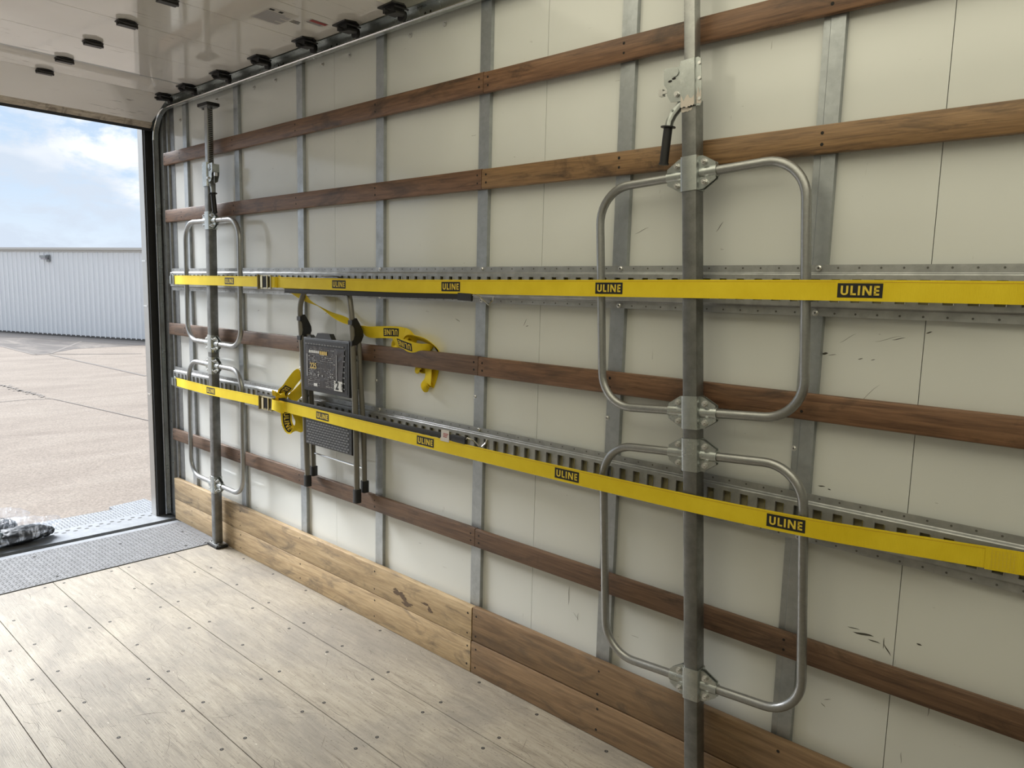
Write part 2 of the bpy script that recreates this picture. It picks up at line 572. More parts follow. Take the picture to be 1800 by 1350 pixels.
# flush floor screws, twelve inches apart on every plank edge
sc = MB()
sc.cyl((0, 0, 0), (0, 0, 1), 0.0064, 0.0006, 12, 0)
sc.disc((0, 0, 0.0008), (0, 0, 1), 0.0030, 8, 1)
M_['oldscrew'] = mat('worn_screw_head', (0.085, 0.075, 0.062), 0.6)
proto = sc.build('floor_screw', [M_['hole'], M_['oldscrew']], parent=floor, origin=(0, 0, 0), smooth=0)
spots = []
for k in range(14):
    x = 0.406 + 0.3015 * k
    for y in (-0.058, -0.252, -0.333, -0.544, -0.63, -0.848, -0.927, -1.139, -1.222):
        if x > 3.3 and y < -0.5:
            continue
        if (k * 7 + int(-y * 100)) % 11 == 3:
            continue
        spots.append((x + random.uniform(-.004, .004), y + random.uniform(-.006, .006), 0.0))
spots = spots[:100]
proto.location = spots[0]
for s in spots[1:]:
    c = proto.copy()
    c.location = s
    COL.objects.link(c)

# right wall: sheets with hairline joints
wr = MB()
js = [-0.30, 0.215, 1.478, 2.712, 3.914, 5.13, 6.35, X1]
for a, b_ in zip(js[:-1], js[1:]):
    wr.box(a + 0.0009, b_ - 0.0009, 0.015, 0.021, 0.0, ZR)
wr.box(-0.47, X1, 0.021, 0.075, -0.08, ZR, 1)
# scuffs and chips on the sheets: small dark marks with a shape of their own


def scuff(x, z, ang, ln, w):
    n = 5
    x += .015 * (4.35 - x) / 1.96
    ca, sa = math.cos(ang), math.sin(ang)
    up, dn = [], []
    for i in range(n + 1):
        s = i / n - 0.5
        ww = w * (1 - (2 * s) ** 2) + 0.0002
        off = 0.12 * ln * math.sin(3 * s)
        for L, sg in ((up, 1), (dn, -1)):
            a, c = s * ln, off + sg * ww / 2
            L.append((x + a * ca - c * sa, 0.0146, z + a * sa + c * ca))
    wr.add(up + dn, [(i, i + 1, n + 2 + i, n + 1 + i) for i in range(n)], 2)


for a in [(3.361, 1.690, 0.7, 0.034, .0016), (3.10, 1.688, 0.12, 0.05, .001), (3.681, 1.352, -0.1, 0.016, .006), (3.70, 1.350, -0.1, 0.02, .0012),
          (3.855, 1.401, 0, 0.03, .0016), (3.83, 1.399, 0.05, 0.06, .0006), (3.735, 1.395, 0.35, 0.045, .0006), (3.77, 1.345, 0.0, 0.012, .002), (3.80, 1.345, 0, 0.01, .0015), (3.92, 1.42, 0.1, 0.014, .003),
          (3.835, 0.632, -0.15, 0.05, .006), (3.862, 0.622, -0.3, 0.03, .003), (3.81, 0.64, -0.2, 0.03, .002), (3.895, 0.61, -1.2, 0.03, .003), (3.885, 0.625, 1.3, 0.03, .002),
          (3.965, 0.65, -0.4, 0.012, .004), (2.735, 0.53, 1.2, 0.05, .0012), (2.74, 0.50, 0.3, 0.02, .001), (2.87, 0.44, 1.3, 0.07, .002), (2.905, 0.375, -1.0, 0.03, .001), (2.912, 0.375, 1.2, 0.03, .001),
          (2.28, 1.377, -0.7, 0.03, .0015), (2.63, 1.385, 0.8, 0.03, .0015), (2.64, 1.372, 0.0, 0.012, .002), (3.70, 1.0, -0.2, 0.018, .003), (3.72, 0.995, -0.5, 0.008, .003), (3.665, 1.005, -0.2, 0.008, .003),
          (0.98, 0.78, -0.05, 0.05, .002), (1.04, 0.86, 0.1, 0.04, .0015), (0.95, 0.9, 0, 0.03, .001), (1.16, 0.69, 1.2, 0.03, .001), (0.75, 1.36, 0.1, 0.02, .002), (1.38, 1.37, 0.3, 0.018, .002),
          (3.0, 1.17, 1.3, 0.04, .0008), (3.79, 1.25, 0.6, 0.09, .0005), (3.76, 0.42, 0.2, 0.02, .001), (3.75, 0.40, -0.8, 0.015, .0015), (3.36, 0.53, 0.8, 0.06, .002), (3.41, 0.51, -0.4, 0.05, .002), (4.0, 0.5, 1.3, 0.05, .0015), (3.95, 0.34, 1.4, 0.03, .001)]:
    scuff(*a)
M_['scuff'] = mat('black_scuff', (0.07, 0.068, 0.055), 0.7)
wall_r = wr.build('wall_right', [M_['panel'], M_['seam'], M_['scuff']], smooth=0)
tag(wall_r, kind='structure')

wl = MB()
wl.box(-0.47, X1, YL - 0.04, YL, -0.08, ZR)
for n in range(-1, 12):
    wl.box(n * SP - 0.025, n * SP + 0.025, YL, YL + 0.03, 0, ZR, 1)
for z in (0.55, 1.21, 1.89, 2.23):
    wl.box(-0.25, X1, YL + 0.03, YL + 0.05, z - 0.035, z + 0.035, 2)
wl.box(-0.25, X1, YL + 0.03, YL + 0.055, 0, 0.27, 3)
tag(wl.build('wall_left', [M_['panel'], M_['galv'], M_['slat'], M_['kick']], smooth=0), kind='structure')
wf = MB()
wf.box(X1, X1 + 0.04, YL, 0.07, -0.08, ZR)
tag(wf.build('wall_front', [M_['panel']], smooth=0), kind='structure')
cg = MB()
cg.box(-0.47, X1, YL - 0.04, 0.07, ZR, ZR + 0.02)
tag(cg.build('ceiling', [M_['roof']], smooth=0), kind='structure')

# ------------------------------------------------------------------ rear frame
t1 = thing('trim_1', (-0.43, -0.04, 0), kind='structure')
q = MB()
q.box(-0.475, -0.405, -0.080, 0.03, -0.05, 2.62)
q.build('frame_post', [M_['stainless']], t1, smooth=0)
q = MB()
q.box(-0.404, -0.385, -0.074, 0.03, 0.0, 2.60)
q.box(-0.384, -0.374, -0.012, 0.0145, 0.0, 2.55)  # black backing strip stands in for the shade of the recess by the track
q.build('seal_and_dark_backing', [M_['rubber']], t1, smooth=0)
for z in (0.78, 1.34, 1.62):
    q = MB()
    q.box(-0.477, -0.42, -0.0815, -0.078, z, z + 0.010)
    q.build('clip', [M_['alu']], t1, smooth=0)
t2 = MB()
t2.box(-0.475, -0.40, YL, YL + 0.10, -0.05, 2.62)
tag(t2.build('trim_2', [M_['stainless']], smooth=0), kind='structure')
t3 = MB()
t3.box(-0.475, -0.40, YL, 0.03, 2.475, ZR)
tag(t3.build('trim_3', [M_['stainless']], smooth=0), kind='structure')
# rear corner liner (plain flat steel between track and first stud)
q = MB()
q.prism([(-.373, -.003), (-.292, -.003), (-.288, .0135), (-.262, .0135), (-.258, .003), (-.238, .003), (-.234, .0135), (-.175, .0135), (-.175, .0145), (-.373, .0145)], 0.0, 2.56)
for z in (0.35, 0.62, 0.95, 1.25, 1.72, 2.0):
    q.disc((-0.305, -0.0036, z), (0, -1, 0), 0.004, 8, 1)
tag(q.build('trim_4', [M_['galvdark'], M_['hole']], smooth=20), kind='structure')

# sill: stepped steel strips under the door line
q = MB()
q.box(-0.222, -0.157, YL, 0.03, -0.05, -0.006, 0)
q.box(-0.157, -0.150, YL, 0.03, -0.05, -0.016, 1)
q.box(-0.29, -0.222, YL, 0.03, -0.06, -0.035, 1)
q.box(-0.52, -0.29, YL, 0.03, -0.06, -0.010, 0)
q.box(-0.53, -0.52, YL, 0.03, -0.06, -0.025, 1)
for i in range(32):
    y = -0.075 - i * 0.062
    q.prism([(-0.475 + 0.010 * math.cos(a), y + 0.013 * math.sin(a)) for a in [k * PI / 4 for k in range(8)]], -0.0102, -0.0094, mi=1)
    q.prism([(-0.440 + 0.008 * math.cos(a), y - 0.031 + 0.013 * math.sin(a)) for a in [k * PI / 4 for k in range(8)]], -0.0102, -0.0094, mi=1)
tag(q.build('trim_5', [M_['gate'], M_['rubber']], smooth=0), kind='structure')


def lugs(mb, x0, x1, y0, y1, z, pitch=0.0225, mi=1, inside=None):
    nx = int((x1 - x0) / pitch)
    ny = int((y1 - y0) / pitch)
    for i in range(nx):
        for j in range(ny):
            cx, cy = x0 + (i + .5) * pitch, y0 + (j + .5) * pitch
            if inside and not inside(cx, cy):
                continue
            a = PI / 4 if (i + j) % 2 else -PI / 4
            l, w, h = pitch * .49, pitch * .16, 0.0020
            ca, sa = math.cos(a), math.sin(a)
            P = [(l, 0), (0, w), (-l, 0), (0, -w)]
            vs = [(cx + p * ca - q_ * sa, cy + p * sa + q_ * ca, z) for p, q_ in P]
            vs += [(cx + p * .55 * ca - q_ * .5 * sa, cy + p * .55 * sa + q_ * .5 * ca, z + h) for p, q_ in P]
            mb.add(vs, [(0, 1, 5, 4), (1, 2, 6, 5), (2, 3, 7, 6), (3, 0, 4, 7), (4, 5, 6, 7)], mi)


q = MB()
q.box(-0.150, 0.354, -2.38, -0.060, -0.012, 0.004)
lugs(q, -0.146, 0.350, -2.38, -0.062, 0.004)
for x, y in ((0.30, -0.20), (0.30, -0.85), (0.02, -0.45), (0.05, -0.11), (0.33, -0.10), (-0.08, -0.85)):
    q.disc((x, y, 0.0065), (0, 0, 1), 0.007, 10, 2)
o = q.build('diamond_plate', [M_['plate'], M_['platelug'], M_['hole']], origin=(0.1, -1.2, 0.0), smooth=0)
tag(o, 'worn grey diamond plate let into the floor just inside the open doorway', 'floor plate')
q = MB()
q.box(-0.150, 0.358, -0.059, -0.028, -0.012, 0.003)
tag(q.build('trim_6', [M_['plate']], smooth=0), kind='structure')

# liftgate platform outside
gp = [(-0.535, 0.02), (-0.535, -2.2), (-0.93, -2.2), (-0.819, -0.496), (-0.805, -0.201), (-0.883, -0.199), (-0.921, 0.047), (-0.811, 0.057)]
q = MB()
q.prism(gp, -0.06, -0.030)


def in_poly(x, y):
    c = False
    n = len(gp)
    for i in range(n):
        a, b2 = gp[i], gp[(i + 1) % n]
        if (a[1] > y) != (b2[1] > y) and x < (b2[0] - a[0]) * (y - a[1]) / (b2[1] - a[1]) + a[0]:
            c = not c
    return c


lugs(q, -0.93, -0.545, -2.2, 0.05, -0.030, inside=in_poly)
o = q.build('liftgate_platform', [M_['gate'], M_['platelug']], origin=(-0.7, -1.0, -0.03), smooth=0)
tag(o, 'pale galvanized diamond-tread liftgate platform outside the doorway, behind the plastic bags', 'liftgate')

# ------------------------------------------------------------------ door track
def track_path(zo=0.0):
    p = [(-0.343, 0.01), (-0.343, 1.2), (-0.343, 2.2)]
    p += [(-0.173 + 0.17 * math.cos(math.radians(a)), 2.342 + 0.17 * math.sin(math.radians(a))) for a in range(178, 89, -8)]
    p += [(0.2, 2.512), (1.2, 2.512), (2.4, 2.512), (3.2, 2.512)]
    return p


dt = thing('door_track', (0, -0.05, 0), 'galvanized roll-up door track curving from the doorway up along the top of the right wall', 'door track')
q = MB()
pth = [(x, -0.024, z) for x, z in track_path()]
prof = [(a, -b) for a, b in [(-0.014, 0.006), (-0.014, 0.0), (0.014, 0.0), (0.014, 0.056), (-0.012, 0.056), (-0.012, 0.053), (0.011, 0.053), (0.011, 0.003), (-0.011, 0.003), (-0.011, 0.006)]]
q.sweep(pth, prof, side=(0, 1, 0))
for x in (0.20, 0.235, 1.06, 1.10, 1.5, 1.54, 2.12, 2.15):
    q.disc((x, -0.0135, 2.536), (0, -1, 0), 0.0055, 8, 1)
tr = q.build('channel', [M_['zinc'], M_['hole']], dt)
# keep the outward direction (b) pointing away from the door: flip if wrong handled by sweep side
q = MB()
q.tube([(x, -0.038, z + 0.001) for x, z in track_path()[3:]], 0.0058, 8)
q.build('rolled_lip', [M_['alu']], dt)
q = MB()
q.tube([(x - 0.001, -0.038, z) for x, z in track_path()[:4]], 0.0058, 8)
q.build('rolled_lip', [M_['galvdark']], dt)
sb = MB()
sb.cyl((0, 0, 0), (0, -1, 0), 0.0095, 0.003, 12)
sb.cyl((0, -0.003, 0), (0, -1, 0), 0.006, 0.006, 8, r2=0.004)
for i, x in enumerate((0.131, 0.343, 0.749, 0.959, 1.366, 1.574, 1.983, 2.186, -0.115)):
    if i == 0:
        bp = sb.build('bolt', [M_['screw']], dt, origin=(0, 0, 0))
        b = bp
    else:
        b = bp.copy()
        COL.objects.link(b)
    b.location = Vector((x + .0075 * (4.35 - x), 0.0145, 2.487 if i < 8 else 2.44)) - Vector(dt['_o'])

# ------------------------------------------------------------------ the rolled-up door overhead
DZ = 2.556
dr = thing('door_1', (0.9, -1.2, DZ), kind='structure')
edges = [-0.054, 0.252, 0.640, 1.030, 1.420, 1.730, 2.03]
DY0, DY1 = -2.33, -0.062
for i, (a, b2) in enumerate(zip(edges[:-1], edges[1:])):
    q = MB()
    g = 0.0012
    q.box(a + g, b2 - g, DY0, DY1, DZ, DZ + 0.02)
    if i == 1:
        q.box(a + g, a + 0.014, DY0, DY1, DZ - 0.0006, DZ, 1)
    q.build('door_section', [M_['door'], M_['galv']], dr, smooth=0)
# lowest section, following the bend of the track
q = MB()
pr_ = [(-0.056, DZ), (-0.302, 2.4425), (-0.311, 2.460), (-0.064, DZ + 0.02)]
q.prism(pr_, DY0, DY1, 'y')
q.build('door_section', [M_['door']], dr, smooth=0)
q = MB()
q.prism([(-0.3025, 2.442), (-0.336, 2.413), (-0.352, 2.440), (-0.312, 2.466)], DY0, DY1 + 0.006, 'y')
q.build('bottom_bar', [M_['bottombar']], dr, smooth=0)
q = MB()
q.prism([(-0.3365, 2.4125), (-0.350, 2.399), (-0.366, 2.412), (-0.353, 2.438)], DY0, DY1 + 0.012, 'y')
q.build('bottom_seal', [M_['rubber']], dr, smooth=0)


def hinge(x, y, z, tilt=0.0, wide=False):
    q = MB()
    # two stamped leaves, a folded pocket and the pin
    w = 0.036
    q.prism([(-0.034, -w), (0.012, -w * 1.05), (0.030, -w * .55), (0.034, 0), (0.028, w * .6), (0.008, w * 1.05), (-0.034, w * .8), (-0.04, 0)], -0.004, 0.0)
    q.prism([(-0.018, -w), (0.014, -w), (0.016, w), (-0.016, w)], -0.020, -0.004)
    q.cyl((0, -w * 1.15, -0.014), (0, 1, 0), 0.006, w * 2.3, 8)
    q.tube([(0.02, w * .95, -0.006), (0.032, w * .6, -0.014), (0.036, 0, -0.017), (0.030, -w * .7, -0.014), (0.016, -w, -0.008)], 0.003, 6)
    return q


def rot_y(mb, ang, off):
    R = Matrix.Rotation(ang, 4, 'Y')
    for i, v in enumerate(mb.v):
        mb.v[i] = R @ v + Vector(off)


M_['hinge'] = mat('dirty_black_hinge', (0.045, 0.043, 0.042), 0.5, 0.3)
hp = None
for y in (-0.684, -1.265, -1.80):
    for i, x in enumerate((-0.054, 0.252, 0.640, 1.030, 1.420)):
        if hp is None:
            hp = hinge(0, 0, 0).build('hinge', [M_['hinge']], dr, origin=(0, 0, 0))
            h = hp
        else:
            h = hp.copy()
            COL.objects.link(h)
        h.location = Vector((x, y, DZ)) - Vector(dr['_o'])
# roller brackets running in the side track
q = MB()
q.prism([(-0.050, -0.040), (0.045, -0.045), (0.060, 0.0), (0.040, 0.028), (-0.040, 0.028)], -0.006, 0.0)
q.prism([(-0.030, -0.030), (0.032, -0.026), (0.030, 0.026), (-0.026, 0.026)], -0.026, -0.004)
q.prism([(-0.012, -0.034), (0.036, -0.02), (0.048, 0.012), (0.02, 0.026)], -0.034, -0.026)
q.cyl((0.004, -0.05, -0.024), (0, 1, 0), 0.0055, 0.10, 8)
q.cyl((0.004, 0.030, -0.024), (0, 1, 0), 0.021, 0.014, 14)
q.tube([(0.04, -0.03, -0.012), (0.062, -0.01, -0.02), (0.062, 0.018, -0.02), (0.045, 0.03, -0.012)], 0.0035, 6)
rb = q.build('roller_bracket', [M_['black']], dr, origin=(0, 0, 0))
for i, x in enumerate(edges):
    if i == 0:
        r_ = rb
    else:
        r_ = rb.copy()
        COL.objects.link(r_)
    r_.location = Vector((x, -0.092, DZ)) - Vector(dr['_o'])
# stickers on the underside (small print too fine to read)
q = MB()


def quad(mb, pts, mi):
    mb.add(pts, [(0, 1, 2, 3)], mi)


def lerp2(c, u, v):
    a = Vector(c[0]).lerp(Vector(c[1]), u)
    b2 = Vector(c[3]).lerp(Vector(c[2]), u)
    return a.lerp(b2, v)


zs = DZ - 0.0008
cA = [(1.653, -0.393, zs), (1.653, -0.268, zs), (1.490, -0.268, zs), (1.490, -0.393, zs)]
quad(q, cA, 0)
for k in range(9):
    v0 = 0.22 + k * 0.08
    c4 = [lerp2(cA, .05, v0), lerp2(cA, .95 if k % 3 else .7, v0), lerp2(cA, .95 if k % 3 else .7, v0 + .05), lerp2(cA, .05, v0 + .05)]
    quad(q, [p + Vector((0, 0, -.0006)) for p in c4], 1)
for (u0_, u1_, v0, v1) in ((.05, .22, .05, .15), (.38, .52, .05, .16)):
    quad(q, [lerp2(cA, a, b2) + Vector((0, 0, -.0006)) for a, b2 in ((u0_, v0), (u1_, v0), (u1_, v1), (u0_, v1))], 2)
q.build('instruction_sticker', [M_['stickerwhite'], M_['stickergrey'], M_['hole']], dr, smooth=0)['label'] = 'pale instruction sticker with fine print'
q = MB()
cB = [(1.668, -0.228, zs), (1.668, -0.143, zs), (1.622, -0.143, zs), (1.622, -0.228, zs)]
quad(q, cB, 0)
quad(q, [lerp2(cB, a, b2) + Vector((0, 0, -.0006)) for a, b2 in ((0.12, 0.0), (1, 0.0), (1, .5), (0.12, .5))], 1)
for k in range(3):
    quad(q, [lerp2(cB, a, b2) + Vector((0, 0, -.0006)) for a, b2 in ((.1, .58 + .13 * k), (.85, .58 + .13 * k), (.85, .66 + .13 * k), (.1, .66 + .13 * k))], 2)
for k in range(3):
    quad(q, [(1.60 - .012 * k, -0.262, zs), (1.60 - .012 * k, -0.228 + .004 * k, zs), (1.595 - .012 * k, -0.228 + .004 * k, zs), (1.595 - .012 * k, -0.262, zs)], 3)
q.build('warning_sticker', [M_['stickerwhite'], M_['red'], M_['stickergrey'], M_['hole']], dr, smooth=0)['label'] = 'small red and white warning sticker'

# ================================================================== wall studs, slats, kick boards, tracks
lab_ord = {0: 'post nearest the rear doorway', 1: 'post second from the doorway, just right of the far load bar',
           2: 'post behind the left side of the step ladder', 3: 'post just right of the step ladder',
           4: 'post behind the joints of the wooden slats', 5: 'post behind the left side of the near load bar hoops',
           6: 'post behind the right side of the near load bar hoops'}
for n in range(0, 7):
    x = n * SP
    q = MB()
    q.prism([(x - .033, .0145), (x - .034, .0035), (x - .0175, .0035), (x - .0150, 0), (x + .021, 0), (x + .0225, .0145)], 0.0, 2.60)
    o = q.build('wall_stud', [M_['galv']], origin=(x, 0.02, 0), smooth=0)
    if n >= 2:
        q = MB()
        q.cyl((x - .029, .0035, 1.092), (0, -1, 0), .0078, .0015, 12)
        q.cyl((x - .029, .0020, 1.092), (0, -1, 0), .0058, .0025, 10, r2=.0035)
        q.disc((x - .029, -.0006, 1.092), (0, -1, 0), .002, 6, 1)
        q.build('screw', [M_['screw'], M_['hole']], o, origin=(x, 0.02, 0))
    tag(o, 'galvanized wall ' + lab_ord[n], 'wall post', 'galvanized posts on the right wall')
for n in range(7, 9):
    x = n * SP
    q = MB()
    q.prism([(x - .033, .0145), (x - .034, 0), (x + .021, 0), (x + .0225, .0145)], 0.0, 2.60)
    tag(q.build('wall_stud', [M_['galv']], origin=(x, 0.02, 0), smooth=0), 'galvanized steel wall post past the right picture edge, %s' % ('nearer one' if n == 7 else 'farther one'), 'wall post', 'galvanized posts on the right wall')


def board(name, x0, x1, z0, z1, th, c, m, label, cat, group, nails, seed=0, y0=-0.0005):
    q = MB()
    rnd = random.Random(seed)
    n = int((x1 - x0) / 0.15) + 1
    path = []
    for i in range(n + 1):
        xx = x0 + (x1 - x0) * i / n
        path.append((xx, y0 - th / 2, (z0 + z1) / 2 + 0.0009 * noise.noise(Vector((xx * 2, seed, 0)))))
    q.sweep(path, cham(th, z1 - z0, c), side=(0, 1, 0))
    f = y0 - th - 0.0004
    if name == 'kick_board' and seed == 31:
        for (bx_, bz_, bw_, bh_) in ((2.005, .188, .040, .016), (2.035, .176, .022, .012), (2.055, .160, .045, .013), (2.17, .196, .030, .006), (2.20, .178, .016, .014), (1.98, .20, .02, .008)):
            m_ = 40
            rad = [.75 + .55 * noise.fractal(Vector((math.cos(2 * PI * k / m_) * 1.6, math.sin(2 * PI * k / m_) * 1.6, bx_ * 40)), 1.0, 2.0, 4) for k in range(m_)]
            q.add([(bx_ + bw_ * math.cos(2 * PI * k / m_) * rad[k], f - bx_ * .0001, bz_ + bh_ * math.sin(2 * PI * k / m_) * rad[k]) for k in range(m_)], [tuple(range(m_))], 2)
    for (nx, nz) in nails:
        q.disc((nx, f, nz), (0, -1, 0), 0.0042 + rnd.uniform(-.0006, .0008), 9, 1)
    o = q.build(name, [m, M_['hole'], M_['stain']] if seed == 31 else [m, M_['hole']], origin=((x0 + x1) / 2, y0 - th / 2, z0), smooth=30)
    tag(o, label, cat, group)
    return o


rows = [('A', 2.229, 'top'), ('B', 1.8935, 'second from top'), ('C', 1.2125, 'middle, just above the floor-to-hoop clamps'), ('D', 0.5485, 'lowest')]
XS, XJ = -0.250, 2.447


def nails_for(x0, x1, z, dz=.0145):
    out = []
    for n in range(0, 12):
        xn = n * SP + (-0.008 if n else -0.03)
        if abs(n - 4) < .1:
            cands = (XJ - 0.022, XJ + 0.022)
        else:
            cands = (xn,)
        for c_ in cands:
            if x0 < c_ < x1:
                out += [(c_, z + dz * .95), (c_ + .001, z - dz)]
    if x0 < 0:
        out += [(x0 + .014, z + dz), (x0 + .014, z - dz)]
    return out


names = {'A': ('topmost', M_['slat'], M_['slat']), 'B': ('second from the top', M_['slat'], M_['slatgold']),
         'C': ('third from the top', M_['slatdark'], M_['slat']), 'D': ('lowest', M_['slatdark'], M_['slatdark'])}
for i, (k, z, _) in enumerate(rows):
    nm, ml_, mr_ = names[k]
    hh = 0.036
    tw = {'A': 'under the door track', 'B': 'above the upper yellow strap', 'C': 'crossing behind the step ladder', 'D': 'at the feet of the step ladder'}[k]
    tw2 = {'A': 'leaving the picture at the top edge', 'B': 'passing behind the black ratchet handle', 'C': 'between the two yellow straps', 'D': 'below the lower yellow strap'}[k]
    board('wood_slat', XS, XJ - .0012, z - hh, z + hh, .0215, .004, ml_, '%s wooden slat, rear length, %s' % (nm, tw), 'slat', 'wooden slats on the right wall', nails_for(XS, XJ, z), i)
    board('wood_slat', XJ + .0012, X1 - .01, z - hh - .001, z + hh - .001, .0215, .0065, mr_, '%s wooden slat, front length, %s' % (nm, tw2), 'slat', 'wooden slats on the right wall', nails_for(XJ, X1, z), i + 10)


def kn(x0, x1, za, zb):
    out = []
    for n in range(0, 12):
        for c_ in ((XJ - .025, XJ + .022) if n == 4 else (n * SP + .0,)):
            if x0 < c_ < x1:
                out += [(c_, za), (c_ + .002, zb)]
    return out


XK = 2.450
board('kick_board', -0.235, XK - .006, 0.133, 0.267, .0275, .003, M_['kick'], 'light worn kick board with dark stains, upper rear length along the wall foot', 'kick board', 'kick boards along the right wall', kn(-.23, XK, .158, .240), 31)
board('kick_board', -0.235, XK - .009, 0.0005, 0.1315, .0275, .003, M_['kick'], 'light worn kick board, lower rear length against the floor behind the far load bar foot', 'kick board', 'kick boards along the right wall', kn(-.23, XK, .030, .105), 32)
board('kick_board', XK + .001, X1 - .01, 0.134, 0.272, .0280, .008, M_['kickdark'], 'browner kick board with rounded chipped edge, upper front length behind the near load bar', 'kick board', 'kick boards along the right wall', kn(XK, X1, .158, .240), 33)
board('kick_board', XK - .004, X1 - .01, 0.0005, 0.1325, .0275, .004, M_['kickdark'], 'browner kick board, lower front length running out of the bottom edge', 'kick board', 'kick boards along the right wall', kn(XK, X1, .030, .105), 34)


def etrack(zc, label):
    t = thing('logistics_track', (3.0, -0.005, zc), label, 'tie-down track', 'slotted tie-down tracks on the right wall')
    q = MB()
    x0, x1 = -0.225, X1 - .02
    P = .0508
    sw, sh = .0112, .0290
    yf, yb = -0.0150, -0.0040
    # raised face with real slots
    ks = range(int(math.ceil((x0 + .02) / P)), int((x1 - .02) / P))
    cuts = [k * P for k in ks]
    prev = x0
    for c_ in cuts:
        a, b2 = c_ - sw, c_ + sw
        q.add([(prev, yf, zc - .040), (a, yf, zc - .040), (a, yf, zc + .040), (prev, yf, zc + .040)], [(0, 1, 2, 3)])
        for s in (-1, 1):
            z0, z1 = zc + s * sh, zc + s * .040
            q.add([(a, yf, z0), (b2, yf, z0), (b2, yf, z1), (a, yf, z1)], [(0, 1, 2, 3)])
        q.box(b2, b2 + .0016, yf - .0028, yf, zc - sh, zc + sh, 3)
        # folded-in slot edges
        d = 0.009
        cs = [(a, zc - sh), (b2, zc - sh), (b2, zc + sh), (a, zc + sh)]
        for i in range(4):
            p_, r2 = cs[i], cs[(i + 1) % 4]
            q.add([(p_[0], yf, p_[1]), (r2[0], yf, r2[1]), (r2[0], yf + d, r2[1]), (p_[0], yf + d, p_[1])], [(0, 1, 2, 3)])
        prev = b2
    q.add([(prev, yf, zc - .040), (x1, yf, zc - .040), (x1, yf, zc + .040), (prev, yf, zc + .040)], [(0, 1, 2, 3)])
    for s in (1, -1):
        pr2 = [(yf, zc + s * .040), (yf + .0015, zc + s * .0425), (yb - .0015, zc + s * .0450), (yb, zc + s * .0470), (yb, zc + s * .066), (yb + .002, zc + s * .066), (yb + .002, zc + s * .048)]
        n_ = len(pr2)
        vs = [(x0, a, b2) for a, b2 in pr2] + [(x1, a, b2) for a, b2 in pr2]
        q.add(vs, [(i, i + 1, i + 1 + n_, i + n_) for i in range(n_ - 1)])
        for k in range(int(x0 / P), int(x1 / P)):
            if k % 12:
                q.disc((k * P, yb - .0004, zc + s * .0578), (0, -1, 0), .0028, 8, 2)
    q.build('slotted_rail', [M_['track'], M_['hole'], M_['rivethole'], M_['alu']], t, smooth=25)
    for n in range(0, 11):
        q = MB()
        q.box(n * SP + .035, (n + 1) * SP - .045, .0015, .005, zc - .037, zc + .037)
        q.build('backing_strip', [M_['backing']], t, smooth=0)
    s = MB()
    s.cyl((0, 0, 0), (0, -1, 0), 0.0082, 0.002, 12)
    s.cyl((0, -.002, 0), (0, -1, 0), 0.0070, 0.0025, 12, r2=.004)
    s.disc((0, -.0047, 0), (0, -1, 0), 0.0024, 6, 1)
    pr3 = None
    for n in range(0, 11):
        for sg in (1, -1):
            if pr3 is None:
                pr3 = s.build('screw', [M_['screw'], M_['hole']], t, origin=(0, 0, 0))
                o = pr3
            else:
                o = pr3.copy()
                COL.objects.link(o)
            o.location = Vector((n * SP + .003, yb, zc + sg * .0575)) - Vector(t['_o'])
    return t


etrack(1.5145, 'upper slotted galvanized tie-down track behind the upper yellow strap')
etrack(0.9115, 'lower slotted galvanized tie-down track behind the lower yellow strap')

# ================================================================== load bars with hoops


def rpath(w, h, r, n=8, x0=0.0, z0=0.0):
    """rounded rectangle path from the clamp on the left top round to the left... returns left half (from z1 to z0 on side -1)"""
    return None


